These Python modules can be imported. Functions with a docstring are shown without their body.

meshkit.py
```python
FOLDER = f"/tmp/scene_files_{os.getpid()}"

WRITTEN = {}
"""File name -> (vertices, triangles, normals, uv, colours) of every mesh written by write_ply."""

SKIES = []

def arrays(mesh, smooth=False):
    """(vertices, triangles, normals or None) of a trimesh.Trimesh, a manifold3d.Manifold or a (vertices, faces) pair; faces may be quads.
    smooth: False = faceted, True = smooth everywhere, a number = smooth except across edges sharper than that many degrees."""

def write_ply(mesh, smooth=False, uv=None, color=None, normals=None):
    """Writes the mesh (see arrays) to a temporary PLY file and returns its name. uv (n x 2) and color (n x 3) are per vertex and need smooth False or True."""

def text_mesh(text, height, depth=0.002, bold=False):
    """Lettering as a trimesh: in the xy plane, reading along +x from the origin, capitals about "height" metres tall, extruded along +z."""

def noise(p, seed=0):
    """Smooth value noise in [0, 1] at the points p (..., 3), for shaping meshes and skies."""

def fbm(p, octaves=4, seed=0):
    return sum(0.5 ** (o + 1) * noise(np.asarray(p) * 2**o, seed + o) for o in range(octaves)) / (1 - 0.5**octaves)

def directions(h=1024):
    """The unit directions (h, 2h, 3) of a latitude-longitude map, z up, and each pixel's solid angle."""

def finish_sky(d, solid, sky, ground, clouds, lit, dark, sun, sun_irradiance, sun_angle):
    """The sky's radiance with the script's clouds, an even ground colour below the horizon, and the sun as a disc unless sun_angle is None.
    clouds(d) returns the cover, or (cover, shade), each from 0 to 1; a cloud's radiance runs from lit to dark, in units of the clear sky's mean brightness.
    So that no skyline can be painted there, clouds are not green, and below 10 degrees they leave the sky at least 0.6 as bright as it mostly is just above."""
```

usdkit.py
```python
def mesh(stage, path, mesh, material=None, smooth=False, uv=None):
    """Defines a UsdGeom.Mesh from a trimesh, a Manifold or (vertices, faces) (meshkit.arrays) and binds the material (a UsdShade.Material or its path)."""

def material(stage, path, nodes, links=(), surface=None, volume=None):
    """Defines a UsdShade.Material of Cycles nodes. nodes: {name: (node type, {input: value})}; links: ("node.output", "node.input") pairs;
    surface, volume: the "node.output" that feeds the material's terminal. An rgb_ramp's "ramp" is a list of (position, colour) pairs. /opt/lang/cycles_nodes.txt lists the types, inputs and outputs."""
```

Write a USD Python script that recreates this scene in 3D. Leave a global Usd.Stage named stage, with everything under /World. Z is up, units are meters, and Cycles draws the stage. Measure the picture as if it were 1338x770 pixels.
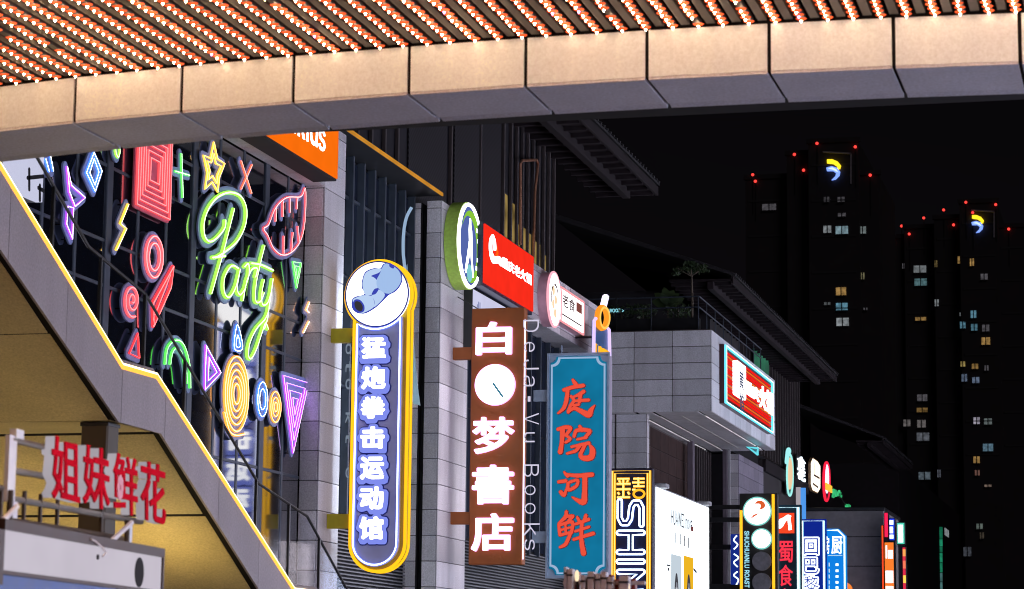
import math, random
import numpy as np, trimesh
import usdkit, meshkit
from pxr import Usd, UsdGeom, UsdLux, UsdShade, Gf, Sdf
from shapely.geometry import Polygon, LineString, Point, MultiPolygon, box as sbox
from shapely.ops import unary_union
from shapely import affinity

random.seed(7)
stage = Usd.Stage.CreateInMemory()
UsdGeom.SetStageUpAxis(stage, 'Z')
UsdGeom.SetStageMetersPerUnit(stage, 1.0)
UsdGeom.Xform.Define(stage, '/World')
UsdGeom.Scope.Define(stage, '/World/Looks')

# ------------------------------------------------------------------ camera, sky, moon, exposure
FOC, YAW, PITCH, ROLL = 3247.0, 0.25273, 0.15377, 0.010778      # focal length in photo pixels (1338 wide), radians
EYE = np.array([0.0, 0.0, 1.6])
FWD = np.array([-math.sin(YAW)*math.cos(PITCH), math.cos(YAW)*math.cos(PITCH), math.sin(PITCH)])
_r0 = np.array([math.cos(YAW), math.sin(YAW), 0.0]); _u0 = np.cross(_r0, FWD)
RGT = math.cos(ROLL)*_r0 + math.sin(ROLL)*_u0
UPV = np.cross(RGT, FWD)
cam = UsdGeom.Camera.Define(stage, '/World/camera')
cam.CreateHorizontalApertureAttr(36.0)
cam.CreateFocalLengthAttr(FOC/1338*36)
cam.CreateFStopAttr(3.6)
cam.CreateFocusDistanceAttr(56.0)
cam.CreateExposureAttr(0.0)
cam.CreateClippingRangeAttr((0.1, 5000.0))
_m = Gf.Matrix4d(1.0)
for i, v in enumerate((RGT, UPV, -FWD, EYE)):
    _m.SetRow(i, Gf.Vec4d(*map(float, v), 1.0 if i == 3 else 0.0))
cam.AddTransformOp().Set(_m)

MOON = np.array([0.62, -0.62, 0.48]); MOON = MOON/np.linalg.norm(MOON)
SKY_STRENGTH, MOON_INTENSITY = 0.0005, 0.03
sky_mat = usdkit.material(stage, '/World/Looks/night_sky', {
    's': ('sky_texture', {'sky_type': 'single_scattering', 'sun_disc': False, 'sun_elevation': math.asin(MOON[2]),
                          'sun_rotation': math.atan2(MOON[0], MOON[1])}),
    'q': ('hsv', {'saturation': 0.25}), 'h': ('mix', {'mix_type': 'multiply', 'fac': 1.0, 'color2': (1.05, 0.82, 1.0)}),
    'b': ('background_shader', {'strength': SKY_STRENGTH})},
    [('s.color', 'q.color'), ('q.color', 'h.color1'), ('h.color', 'b.color')], surface='b.background')
dome = UsdLux.DomeLight.Define(stage, '/World/sky')
dome.GetPrim().SetCustomDataByKey('kind', 'structure')
UsdShade.MaterialBindingAPI.Apply(dome.GetPrim()).Bind(sky_mat)
moon = UsdLux.DistantLight.Define(stage, '/World/moon')
moon.CreateIntensityAttr(MOON_INTENSITY); moon.CreateAngleAttr(25.0); moon.CreateColorAttr(Gf.Vec3f(1.0, 0.93, 0.98))
moon.CreateNormalizeAttr(True)
_z = MOON; _x = np.cross([0, 0, 1.0], _z); _x /= np.linalg.norm(_x); _y = np.cross(_z, _x)
_mm = Gf.Matrix4d(1.0)
for i, v in enumerate((_x, _y, _z)):
    _mm.SetRow(i, Gf.Vec4d(*map(float, v), 0.0))
moon.AddTransformOp().Set(_mm)

# ------------------------------------------------------------------ helpers
def ray(x, y): return FWD + RGT*(x-669)/FOC - UPV*(y-385)/FOC
def on_plane(x, y, p0, n):
    d = ray(x, y); n = np.asarray(n, float)
    return EYE + d*((np.asarray(p0, float)-EYE) @ n)/(d @ n)
def onX(x, y, X): return on_plane(x, y, (X, 0, 0), (1, 0, 0))
def onY(x, y, Y): return on_plane(x, y, (0, Y, 0), (0, 1, 0))
def onZ(x, y, Z): return on_plane(x, y, (0, 0, Z), (0, 0, 1))

class Frame:
    """a plane in the place: origin o, axes u (reading direction), v (up), n (towards the viewer)"""
    def __init__(s, o, u, v, n): s.o, s.u, s.v, s.n = (np.asarray(a, float) for a in (o, u, v, n))
    def px(s, x, y):
        p = on_plane(x, y, s.o, s.n) - s.o
        return np.array([p @ s.u, p @ s.v])
    def to(s, pts, d=0.0):
        pts = np.asarray(pts, float)
        return s.o + np.outer(pts[:, 0], s.u) + np.outer(pts[:, 1], s.v) + (np.outer(pts[:, 2], s.n) if pts.shape[1] > 2 else 0) + s.n*d
def FX(X): return Frame((X, 0, 0), (0, 1, 0), (0, 0, 1), (1, 0, 0))
def FY(Y): return Frame((0, Y, 0), (1, 0, 0), (0, 0, 1), (0, -1, 0))
def FYB(Y): return Frame((0, Y, 0), (-1, 0, 0), (0, 0, 1), (0, 1, 0))

def cat(ms): return trimesh.util.concatenate([m for m in ms if m is not None])
def slab(poly, F, d0, d1):
    """polygon in the frame's plane, extruded along its normal from d0 to d1"""
    ms = []
    for g in getattr(poly, 'geoms', [poly]):
        if g.is_empty or g.area < 1e-7 or g.geom_type != 'Polygon': continue
        m = trimesh.creation.extrude_polygon(g, d1-d0, engine='earcut')
        m.vertices = F.to(m.vertices, d0); ms.append(m)
    return cat(ms)
def box(x0, x1, y0, y1, z0, z1):
    m = trimesh.creation.box((abs(x1-x0), abs(y1-y0), abs(z1-z0)))
    m.apply_translation(((x0+x1)/2, (y0+y1)/2, (z0+z1)/2)); return m
def cbox(x0, x1, y0, y1, z0, z1, c=0.008):
    """box with chamfered edges"""
    lo, hi = np.minimum((x0, y0, z0), (x1, y1, z1)), np.maximum((x0, y0, z0), (x1, y1, z1))
    c = min(c, *(0.4*(hi-lo))); P = []
    for sx in (0, 1):
        for sy in (0, 1):
            for sz in (0, 1):
                k = np.where([sx, sy, sz], hi, lo); s = np.where([sx, sy, sz], -c, c)
                for a in range(3):
                    q = k + s; q[a] = k[a]; P.append(q)
    return trimesh.convex.convex_hull(np.array(P))
def tube(pts, r, closed=False, sides=7):
    pts = np.asarray(pts, float)
    keep = [0] + [i for i in range(1, len(pts)) if np.linalg.norm(pts[i]-pts[i-1]) > 1e-5]; pts = pts[keep]
    if closed and np.linalg.norm(pts[0]-pts[-1]) < 1e-5: pts = pts[:-1]
    n = len(pts)
    if closed: tg = np.roll(pts, -1, 0) - np.roll(pts, 1, 0)
    else: tg = np.gradient(pts, axis=0)
    tg /= np.maximum(np.linalg.norm(tg, axis=1, keepdims=True), 1e-9)
    a = np.array([0, 0, 1.0]) if abs(tg[0][2]) < 0.9 else np.array([0, 1.0, 0])
    N = np.cross(tg[0], a); N /= np.linalg.norm(N); V = []
    rr = np.broadcast_to(r, n)
    for i in range(n):
        N = N - tg[i]*(N @ tg[i]); N /= max(np.linalg.norm(N), 1e-9); B = np.cross(tg[i], N)
        for k in range(sides):
            t = 2*math.pi*k/sides; V.append(pts[i] + rr[i]*(N*math.cos(t)+B*math.sin(t)))
    Fc = []
    for i in range(n if closed else n-1):
        j = (i+1) % n
        for k in range(sides):
            l = (k+1) % sides
            Fc += [(i*sides+k, i*sides+l, j*sides+l), (i*sides+k, j*sides+l, j*sides+k)]
    if not closed:
        V += [pts[0], pts[-1]]; c0, c1 = n*sides, n*sides+1
        for k in range(sides):
            l = (k+1) % sides
            Fc += [(c0, l, k), (c1, (n-1)*sides+k, (n-1)*sides+l)]
    return trimesh.Trimesh(np.array(V), np.array(Fc), process=False)
def rod(a, b, r, sides=8): return tube([a, b], r, sides=sides)
def curve(pts, closed=False, n=6):
    """Catmull-Rom through the points"""
    P = np.asarray(pts, float); m = len(P); out = []
    g = (lambda i: P[i % m]) if closed else (lambda i: P[min(max(i, 0), m-1)])
    for i in range(m if closed else m-1):
        p0, p1, p2, p3 = g(i-1), g(i), g(i+1), g(i+2)
        for t in np.linspace(0, 1, n, endpoint=False):
            out.append(0.5*((2*p1)+(p2-p0)*t+(2*p0-5*p1+4*p2-p3)*t*t+(3*p1-p0-3*p2+p3)*t**3))
    if not closed: out.append(P[-1])
    return np.array(out)
def ring(cx, cy, rx, ry, n=28, a0=0, a1=2*math.pi):
    full = abs(a1-a0-2*math.pi) < 1e-6
    return np.array([(cx+rx*math.cos(t), cy+ry*math.sin(t)) for t in np.linspace(a0, a1, n, endpoint=not full)])
def disc(F, c, r, d0, d1, n=40): return slab(Polygon(ring(c[0], c[1], r, r, n)), F, d0, d1)

_used = {}
def numbered(parent, name):
    k = f'{parent}/{name}'; i = _used.get(k, -1) + 1; _used[k] = i
    return k if i == 0 else f'{k}_{i:03d}'
class Thing:
    def __init__(s, name, label=None, cat=None, base=(0, 0, 0), group=None, kind=None):
        s.path = numbered('/World', name); s.base = np.asarray(base, float)
        x = UsdGeom.Xform.Define(stage, s.path); x.AddTranslateOp().Set(Gf.Vec3d(*map(float, s.base)))
        for k, v in (('label', label), ('category', cat), ('group', group), ('kind', kind)):
            if v: x.GetPrim().SetCustomDataByKey(k, v)
    def part(s, name, m, mat, parent=None, label=None, smooth=30, kind=None):
        path = numbered(parent or s.path, name)
        m = m.copy(); m.vertices = np.asarray(m.vertices) - s.base
        p = usdkit.mesh(stage, path, m, mat, smooth=smooth)
        for k, v in (('label', label), ('kind', kind)):
            if v: p.GetPrim().SetCustomDataByKey(k, v)
        return path
def solo(name, m, mat, label=None, cat=None, group=None, kind=None, smooth=30):
    """a thing, or a piece of the setting, that is one mesh"""
    path = numbered('/World', name); m = m.copy()
    b = np.array([m.vertices[:, 0].mean(), m.vertices[:, 1].mean(), m.vertices[:, 2].min()])
    m.vertices = np.asarray(m.vertices) - b
    p = usdkit.mesh(stage, path, m, mat, smooth=smooth); UsdGeom.Xformable(p).AddTranslateOp().Set(Gf.Vec3d(*map(float, b)))
    for k, v in (('label', label), ('category', cat), ('group', group), ('kind', kind)):
        if v: p.GetPrim().SetCustomDataByKey(k, v)

# ------------------------------------------------------------------ materials
_mats = {}
LIT_WHITE = 1.7     # opal lit faces are far brighter than the picture can show
def em(col, s=1.0, vary=0.0):
    """something that gives off light"""
    if min(col) > .6 and s > 1.0: s = s*LIT_WHITE
    key = ('em', tuple(round(c, 3) for c in col), s, vary)
    if key not in _mats:
        p = f'/World/Looks/light_{len(_mats):03d}'
        if vary:
            lo = [c*(1-vary) for c in col]
            _mats[key] = usdkit.material(stage, p, {'g': ('texture_coordinate', {}), 'n': ('noise_texture', {'scale': 1.6, 'detail': 2.0}),
                'r': ('rgb_ramp', {'ramp': [(0.3, lo), (0.7, col)]}), 'e': ('emission', {'strength': s})},
                [('g.object', 'n.vector'), ('n.fac', 'r.fac'), ('r.color', 'e.color')], surface='e.emission')
        else:
            _mats[key] = usdkit.material(stage, p, {'e': ('emission', {'color': col, 'strength': s})}, surface='e.emission')
    return _mats[key]
def pbr(name, col, rough=0.5, metal=0.0, var=0.15, scale=3.0, bump=0.0, bscale=60.0, rand=0.0, spec=0.5, streak=False, ior=1.5, speck=0.0):
    p = f'/World/Looks/{name}'
    if name in _mats: return _mats[name]
    lo, hi = [max(c*(1-var), 0) for c in col], [min(c*(1+var), 1) for c in col]
    nodes = {'g': ('texture_coordinate', {}), 'mp': ('mapping', {'scale': (1, 1, 0.12) if streak else (1, 1, 1)}),
             'n': ('noise_texture', {'scale': scale, 'detail': 5.0, 'roughness': 0.6}),
             'r': ('rgb_ramp', {'ramp': [(0.3, lo), (0.7, hi)]}), 'p': ('principled_bsdf', {'roughness': rough, 'metallic': metal, 'specular_ior_level': spec, 'ior': ior}),
             'rr': ('map_range', {'from_min': 0.0, 'from_max': 1.0, 'to_min': max(rough-0.08, 0.02), 'to_max': min(rough+0.08, 1.0)})}
    links = [('g.object', 'mp.vector'), ('mp.vector', 'n.vector'), ('n.fac', 'r.fac'), ('n.fac', 'rr.value'), ('rr.result', 'p.roughness')]
    src = 'r.color'
    if rand:
        nodes |= {'o': ('object_info', {}), 'k': ('map_range', {'from_min': 0.0, 'from_max': 1.0, 'to_min': 1-rand, 'to_max': 1+rand}),
                  'h': ('hsv', {})}
        links += [('o.random', 'k.value'), ('k.result', 'h.value'), ('r.color', 'h.color')]; src = 'h.color'
    if speck:
        nodes |= {'sn': ('noise_texture', {'scale': 34.0, 'detail': 2.0, 'roughness': 0.8}), 'sm': ('map_range', {'from_min': 0.3, 'from_max': 0.7, 'to_min': 1-speck, 'to_max': 1+speck}), 'sh': ('hsv', {})}
        links += [('g.object', 'sn.vector'), ('sn.fac', 'sm.value'), ('sm.result', 'sh.value'), (src, 'sh.color')]; src = 'sh.color'
    links.append((src, 'p.base_color'))
    if bump:
        nodes |= {'bn': ('noise_texture', {'scale': bscale, 'detail': 3.0}), 'b': ('bump', {'strength': bump, 'distance': 0.02})}
        links += [('g.object', 'bn.vector'), ('bn.fac', 'b.height'), ('b.normal', 'p.normal')]
    _mats[name] = usdkit.material(stage, p, nodes, links, surface='p.BSDF'); return _mats[name]
STONE = pbr('pale_stone', (0.50, 0.485, 0.525), 0.6, var=0.12, scale=2.5, bump=0.25, bscale=90, rand=0.26, streak=True, speck=0.22)
STONE_WHITE = pbr('white_stone', (0.74, 0.75, 0.82), 0.55, var=0.10, scale=2.0, bump=0.2, bscale=80, rand=0.15, streak=True, speck=0.22)
STONE_DARK = pbr('dark_stone', (0.12, 0.10, 0.105), 0.6, var=0.2, scale=2.0, bump=0.3, bscale=60, rand=0.15)
JOINT = pbr('dark_joint', (0.015, 0.014, 0.016), 0.9, spec=0.1)  # near-black backing seen through the panel joints
METAL = pbr('dark_metal', (0.035, 0.036, 0.04), 0.4, 0.6, var=0.2)
MULLION = pbr('blue_grey_metal', (0.05, 0.064, 0.09), 0.45, 0.4, var=0.15)
FIN = pbr('fin_metal', (0.046, 0.036, 0.038), 0.7, 0.1, var=0.2, rand=0.15)
LOUVRE = pbr('louvre_metal', (0.12, 0.125, 0.14), 0.45, 0.4, var=0.15)
GLASS = pbr('dark_glass', (0.006, 0.008, 0.012), 0.09, var=0.3, scale=0.6, spec=0.75)
GLASS_B = pbr('blue_dark_glass', (0.010, 0.014, 0.030), 0.10, var=0.3, scale=0.6, spec=0.75)
ALU = pbr('canopy_aluminium', (0.50, 0.53, 0.66), 0.5, 0.1, var=0.08, scale=1.2, rand=0.05, speck=0.18)
ALU_IN = pbr('canopy_inner_panel', (0.72, 0.83, 0.99), 0.45, 0.0, var=0.10, streak=True, scale=1.5, rand=0.04, speck=0.10)
SLAT = pbr('slat_grey', (0.10, 0.09, 0.085), 0.5, 0.2, var=0.2, rand=0.2)
CLAD = pbr('stair_cladding', (0.27, 0.235, 0.255), 0.6, 0.1, var=0.12, scale=1.8, bump=0.1, rand=0.07, streak=True, speck=0.18)
SOFFIT = pbr('stair_soffit', (0.52, 0.44, 0.24), 0.65, var=0.12, scale=1.0, rand=0.06, speck=0.18)
ACRYL = pbr('neon_backplate', (0.22, 0.27, 0.50), 0.5, var=0.05, spec=0.3)
WOOD = pbr('eave_timber', (0.018, 0.013, 0.016), 0.85, spec=.2, var=0.3, scale=4, rand=0.2)
TILE = pbr('roof_tile', (0.018, 0.016, 0.02), 0.9, var=0.25, rand=0.25)
BLACK = pbr('black_paint', (0.010, 0.010, 0.013), 0.7, spec=0.2)
WHITE_P = pbr('white_paint', (0.80, 0.80, 0.84), 0.5, var=0.06)
GREY_P = pbr('grey_paint', (0.34, 0.34, 0.37), 0.45, var=0.12)
TOWER = pbr('tower_wall', (0.045, 0.037, 0.042), 0.8, var=0.2, scale=0.3)
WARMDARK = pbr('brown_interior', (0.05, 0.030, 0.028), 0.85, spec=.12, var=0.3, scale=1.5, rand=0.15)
CLEAR = usdkit.material(stage, '/World/Looks/clear_pane', {'t': ('transparent_bsdf', {'color': (0.93, 0.94, 0.96)}), 'g': ('glossy_bsdf', {'color': (0.9, 0.9, 0.95), 'roughness': 0.03}),
    'f': ('layer_weight', {'blend': 0.5}), 'w': ('math', {'math_type': 'power', 'value2': 4.0}), 'k': ('math', {'math_type': 'multiply_add', 'value2': 0.04, 'value3': 0.012}), 'm': ('mix_closure', {})},
    [('f.facing', 'w.value1'), ('w.value', 'k.value1'), ('k.value', 'm.fac'), ('t.BSDF', 'm.closure1'), ('g.BSDF', 'm.closure2')], surface='m.closure')
# ------------------------------------------------------------------ lettering outlines (200 units per em): polygons ';', rings '|'
GLYPHS = {
  'thin D': '21 136 70 136 81 134 99 126 108 118 113 111 118 101 122 86 123 79 122 54 119 42 114 31 106 20 95 12 80 6 68 4 21 4|31 17 32 14 35 12 67 12 74 13 85 16 93 21 101 27 106 35 111 46 114 61 113 86 110 98 105 107 101 113 92 120 83 125 69 128 36 128 32 126',
  'thin e': '14 45 14 59 18 75 27 90 38 98 51 102 63 102 74 99 83 94 88 89 95 78 99 62 99 51 28 51 25 50 23 47 25 33 30 23 37 16 45 11 53 9 65 9 78 14 87 24 96 22 89 12 77 5 65 2 53 2 44 4 35 8 27 14 20 24 17 31|23 62 25 58 28 57 84 57 88 59 90 62 88 73 80 86 71 93 62 95 52 95 46 94 35 87 29 80 25 73',
  'thin J': '13 44 23 44 23 33 25 25 28 19 38 11 46 9 56 9 64 12 73 20 77 27 78 34 78 136 88 136 88 34 86 25 80 14 76 10 67 5 56 2 45 2 34 5 25 10 17 20 13 34',
  'thin a': '12 26 12 34 15 43 18 47 24 51 40 56 72 60 76 62 80 68 80 76 76 86 70 92 65 95 59 96 42 95 32 89 26 82 17 84 23 93 38 101 47 103 59 103 71 100 82 93 87 84 89 76 89 4 80 4 80 13 78 16 75 17 71 15 63 7 54 3 39 2 34 3 26 6 19 11 14 19|21 27 24 19 30 13 33 11 41 9 51 9 61 11 69 16 74 21 78 27 80 35 80 53 77 56 73 56 58 52 40 50 33 48 24 40 21 33',
  'thin V': '11 136 21 135 49 57 61 17 63 15 67 14 70 15 72 17 84 57 111 134 112 136 122 136 74 4 59 4',
  'thin u': '19 32 19 101 28 101 28 35 30 26 33 21 39 15 43 12 52 10 61 10 72 14 81 23 84 28 86 38 86 101 95 101 95 5 87 5 87 17 85 20 82 21 78 19 74 13 65 6 55 3 46 3 38 5 27 12 21 23',
  'thin B': '21 136 73 136 79 135 94 128 100 121 105 107 105 98 103 91 101 87 96 82 85 77 84 73 86 68 93 66 100 62 105 57 110 47 111 33 109 25 104 16 98 11 87 6 76 4 21 4|36 67 33 66 31 62 31 17 33 13 36 12 75 12 82 13 91 17 98 24 102 33 102 42 98 52 91 60 83 65 75 67|31 79 32 76 36 74 70 74 81 77 91 86 96 96 96 107 93 115 86 123 73 128 33 127 31 123',
  'thin o': '14 45 15 65 22 83 27 90 32 94 47 101 64 102 81 96 92 86 100 69 102 59 102 45 98 29 92 18 84 10 69 3 52 2 41 5 32 10 22 21 16 35|23 46 26 31 30 24 38 15 44 11 52 9 62 9 69 10 79 16 83 19 88 27 91 35 93 46 93 58 89 75 79 88 69 94 63 95 53 95 44 93 38 89 33 85 26 73 23 59',
  'thin k': '19 136 28 136 28 60 31 55 35 55 37 56 80 101 90 101 54 65 53 60 54 56 95 4 84 4 48 50 43 53 39 51 28 39 28 4 19 4',
  'thin s': '20 13 15 23 23 25 30 15 36 11 46 9 62 10 74 18 78 26 78 32 76 38 70 43 65 46 42 51 33 54 24 59 18 68 17 79 21 89 27 95 41 101 46 102 63 101 71 98 77 94 83 84 77 82 68 92 63 95 57 96 47 96 38 94 28 85 26 80 26 74 29 67 36 61 45 58 70 52 78 48 83 43 87 34 87 26 83 16 76 9 68 5 56 2 44 2 38 3 26 8',
  'thin -': '31 67 92 67 92 52 31 52',
  '白': '29 136 77 137 82 147 89 169 107 166 102 151 96 140 97 137 172 136 172 -16 156 -16 156 -3 154 -1 45 -1 44 -2 44 -17 29 -17|44 15 45 14 155 14 156 60 45 60|44 76 45 75 155 75 156 120 45 121',
  '梦': '93 98 107 109 123 124 128 133 127 134 101 134 101 148 134 148 134 169 148 169 149 148 190 148 190 134 157 134 156 133 163 123 175 111 194 98 184 86 175 93 149 120 148 119 148 81 134 81 133 118 122 104 104 89 102 89;16 -4 20 -2 26 -2 55 4 73 9 91 17 90 19 87 22 58 38 69 46 92 35 108 26 125 37 144 57 142 59 78 59 55 45 31 33 29 33 19 43 20 45 30 48 58 63 80 78 89 87 92 87 103 82 103 80 96 74 96 72 158 72 167 67 167 64 162 56 154 45 136 27 119 15 97 3 66 -8 25 -18 23 -17 20 -9;7 98 20 108 30 117 41 133 40 134 11 134 11 148 47 148 48 169 60 169 62 148 94 148 94 134 65 134 66 132 92 112 93 108 86 99 84 99 65 118 62 119 61 81 48 81 47 118 44 116 36 105 18 88',
  '書': '11 122 11 133 91 133 91 145 32 145 32 155 91 155 92 169 107 169 108 155 164 155 165 134 189 133 189 122 165 122 165 100 108 100 107 90 176 89 176 79 108 78 107 68 189 67 189 55 11 55 11 67 90 67 92 68 91 78 25 78 25 89 91 89 91 100 30 100 30 110 91 110 91 122|107 112 109 110 149 110 150 121 108 122|109 145 107 144 108 133 150 134 149 145;36 46 166 46 166 -17 150 -17 149 -10 52 -10 51 -17 36 -17|51 24 52 23 149 23 150 34 149 35 52 35|52 12 51 1 52 0 149 0 150 1 149 14',
  '店': '6 -8 18 20 23 46 25 69 25 144 102 144 103 146 94 165 105 168 109 167 122 144 189 144 189 129 41 129 40 58 32 14 20 -17;58 57 102 58 102 123 118 122 119 99 182 99 182 85 119 85 118 84 118 57 173 57 173 -14 157 -14 156 -6 74 -6 73 -14 58 -14|73 9 74 7 157 7 157 43 74 44',
  '庭': '35 -8 36 -5 40 -4 54 8 61 17 50 41 48 50 59 54 65 37 67 33 70 31 77 46 82 63 81 66 59 66 52 61 48 72 60 83 74 103 75 107 47 108 47 121 83 121 89 123 97 117 73 80 74 78 91 78 98 76 92 47 79 20 79 17 83 14 96 6 116 1 193 0 187 -14 125 -14 106 -11 86 -5 71 6 57 -8 46 -17 44 -17;8 -5 11 0 17 18 22 52 23 150 103 150 104 153 98 167 107 170 112 169 122 150 190 150 190 136 38 136 36 52 30 10 21 -17 8 -9;101 21 101 33 135 33 138 36 137 65 108 66 108 78 135 78 137 80 137 103 130 104 107 101 104 112 142 118 173 126 179 118 180 116 179 114 151 107 151 79 183 78 183 66 151 65 151 34 152 33 187 33 187 21',
  '院': '60 -5 82 5 90 13 100 29 103 40 105 57 77 57 77 71 191 71 191 57 156 57 155 56 155 2 158 -1 176 -1 180 7 180 24 192 20 194 19 193 4 191 -5 185 -12 179 -15 154 -15 145 -11 143 -8 142 56 141 57 120 57 118 38 111 18 105 7 93 -5 70 -17;77 144 126 144 125 151 118 166 131 170 145 144 190 144 190 108 175 108 175 129 174 130 92 130 91 108 77 108;93 107 174 107 174 95 93 94;16 160 66 160 73 156 72 149 54 103 65 87 70 74 72 59 71 48 66 36 61 33 54 31 40 31 36 45 47 44 54 46 57 52 58 57 57 69 54 79 40 101 55 146 29 146 29 -17 16 -16',
  '河': '17 157 24 166 26 166 61 146 62 147 63 156 193 156 193 142 177 141 177 -1 175 -7 170 -12 156 -16 122 -16 120 -7 117 -2 117 0 150 -1 158 0 162 4 162 141 61 142 54 133 51 133 38 143 17 154;74 114 137 114 137 41 89 41 87 26 74 26|88 55 89 54 123 55 122 100 88 100;13 -3 32 28 48 58 51 61 61 51 35 2 25 -14 15 -6;6 101 16 111 50 93 51 89 46 81 42 79',
  '鲜': '97 44 136 44 138 45 137 73 103 73 103 85 137 86 137 115 99 116 99 129 150 129 159 146 167 166 181 162 166 130 189 129 189 116 153 115 152 87 153 85 185 85 185 73 153 73 152 45 153 44 192 44 192 30 153 30 152 -17 138 -17 137 30 97 30;107 160 117 165 119 164 129 145 131 136 120 132 113 149;9 7 49 10 95 16 95 3 92 2 14 -7 11 -6;7 110 23 131 32 150 39 169 52 167 48 155 48 151 80 152 86 148 87 144 74 118 75 117 91 117 91 29 19 29 18 100|59 43 61 42 78 42 78 67 60 67|61 104 59 103 60 80 78 79 78 104|31 119 32 117 59 117 70 139 42 139|30 43 31 42 49 42 49 67 30 67|30 80 31 79 49 80 49 104 30 104',
  '猛': '59 -11 59 2 74 3 74 59 178 59 178 3 192 2 192 -11|146 3 147 2 164 3 164 47 146 46|117 3 118 2 134 3 134 47 117 46|88 3 89 2 105 3 104 47 88 46;68 105 68 118 121 118 122 131 144 146 143 148 82 148 82 160 167 161 174 155 174 153 157 140 139 129 138 127 138 118 190 118 190 105 138 105 136 75 130 69 120 67 102 67 97 79 119 79 122 81 121 105;6 108 30 132 22 146 10 158 14 162 21 167 32 155 40 145 47 153 55 168 68 161 62 150 48 130 54 115 59 86 60 69 59 27 54 -2 49 -11 41 -16 17 -17 17 -11 14 -2 35 -2 39 1 42 6 45 24 46 64 43 64 33 50 17 33 7 44 7 46 26 63 40 84 44 91 41 110 38 116 36 117 18 99 16 99',
  '炮': '75 101 87 117 97 135 108 169 122 167 122 161 116 144 116 141 186 141 183 50 180 36 178 32 173 28 146 27 145 36 143 39 143 41 161 40 165 42 168 47 171 71 172 127 109 127 100 110 101 108 151 108 151 48 107 48 106 5 108 2 115 -2 169 -2 174 0 176 4 178 13 178 23 180 25 192 20 192 9 190 0 183 -11 172 -16 111 -16 102 -14 95 -7 93 -2 93 95 91 96 87 93 85 93|106 62 108 60 135 60 137 62 138 94 136 96 107 95;7 -5 22 12 33 39 37 59 40 84 40 167 53 167 53 103 56 104 59 110 69 136 80 132 81 129 62 92 60 91 55 94 53 93 51 52 80 19 80 17 71 7 69 7 52 32 48 35 36 7 19 -17 17 -17 7 -7;8 80 16 98 19 126 30 125 27 95 19 73 9 77',
  '拳': '6 57 35 73 48 83 56 91 54 93 13 93 13 105 69 105 78 119 77 122 25 122 25 134 56 135 51 146 43 156 43 159 54 164 70 142 70 139 66 137 66 135 85 134 87 136 93 151 96 169 111 168 103 135 128 135 137 147 145 161 148 162 159 158 159 156 145 135 174 134 174 122 97 122 89 109 89 106 189 105 189 93 143 93 141 91 149 83 164 72 183 63 196 58 189 47 184 46 160 57 137 75 135 73 108 69 108 53 158 53 158 43 157 42 108 42 108 28 177 28 177 17 108 17 107 -5 105 -10 100 -14 91 -16 66 -16 60 -3 91 -3 93 -1 92 16 23 17 23 28 92 28 92 42 43 42 43 53 92 53 92 66 58 65 57 69 55 70 36 56 17 46|62 77 63 75 69 75 100 78 124 82 128 84 128 85 122 93 78 93',
  '击': '13 76 13 91 92 91 92 123 28 123 28 137 92 138 93 169 108 169 109 138 174 137 174 123 110 123 108 122 109 91 187 91 187 76 108 75 109 9 155 10 155 60 171 59 171 -17 155 -17 154 -5 29 -5 30 60 46 59 46 10 92 10 93 75',
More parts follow.
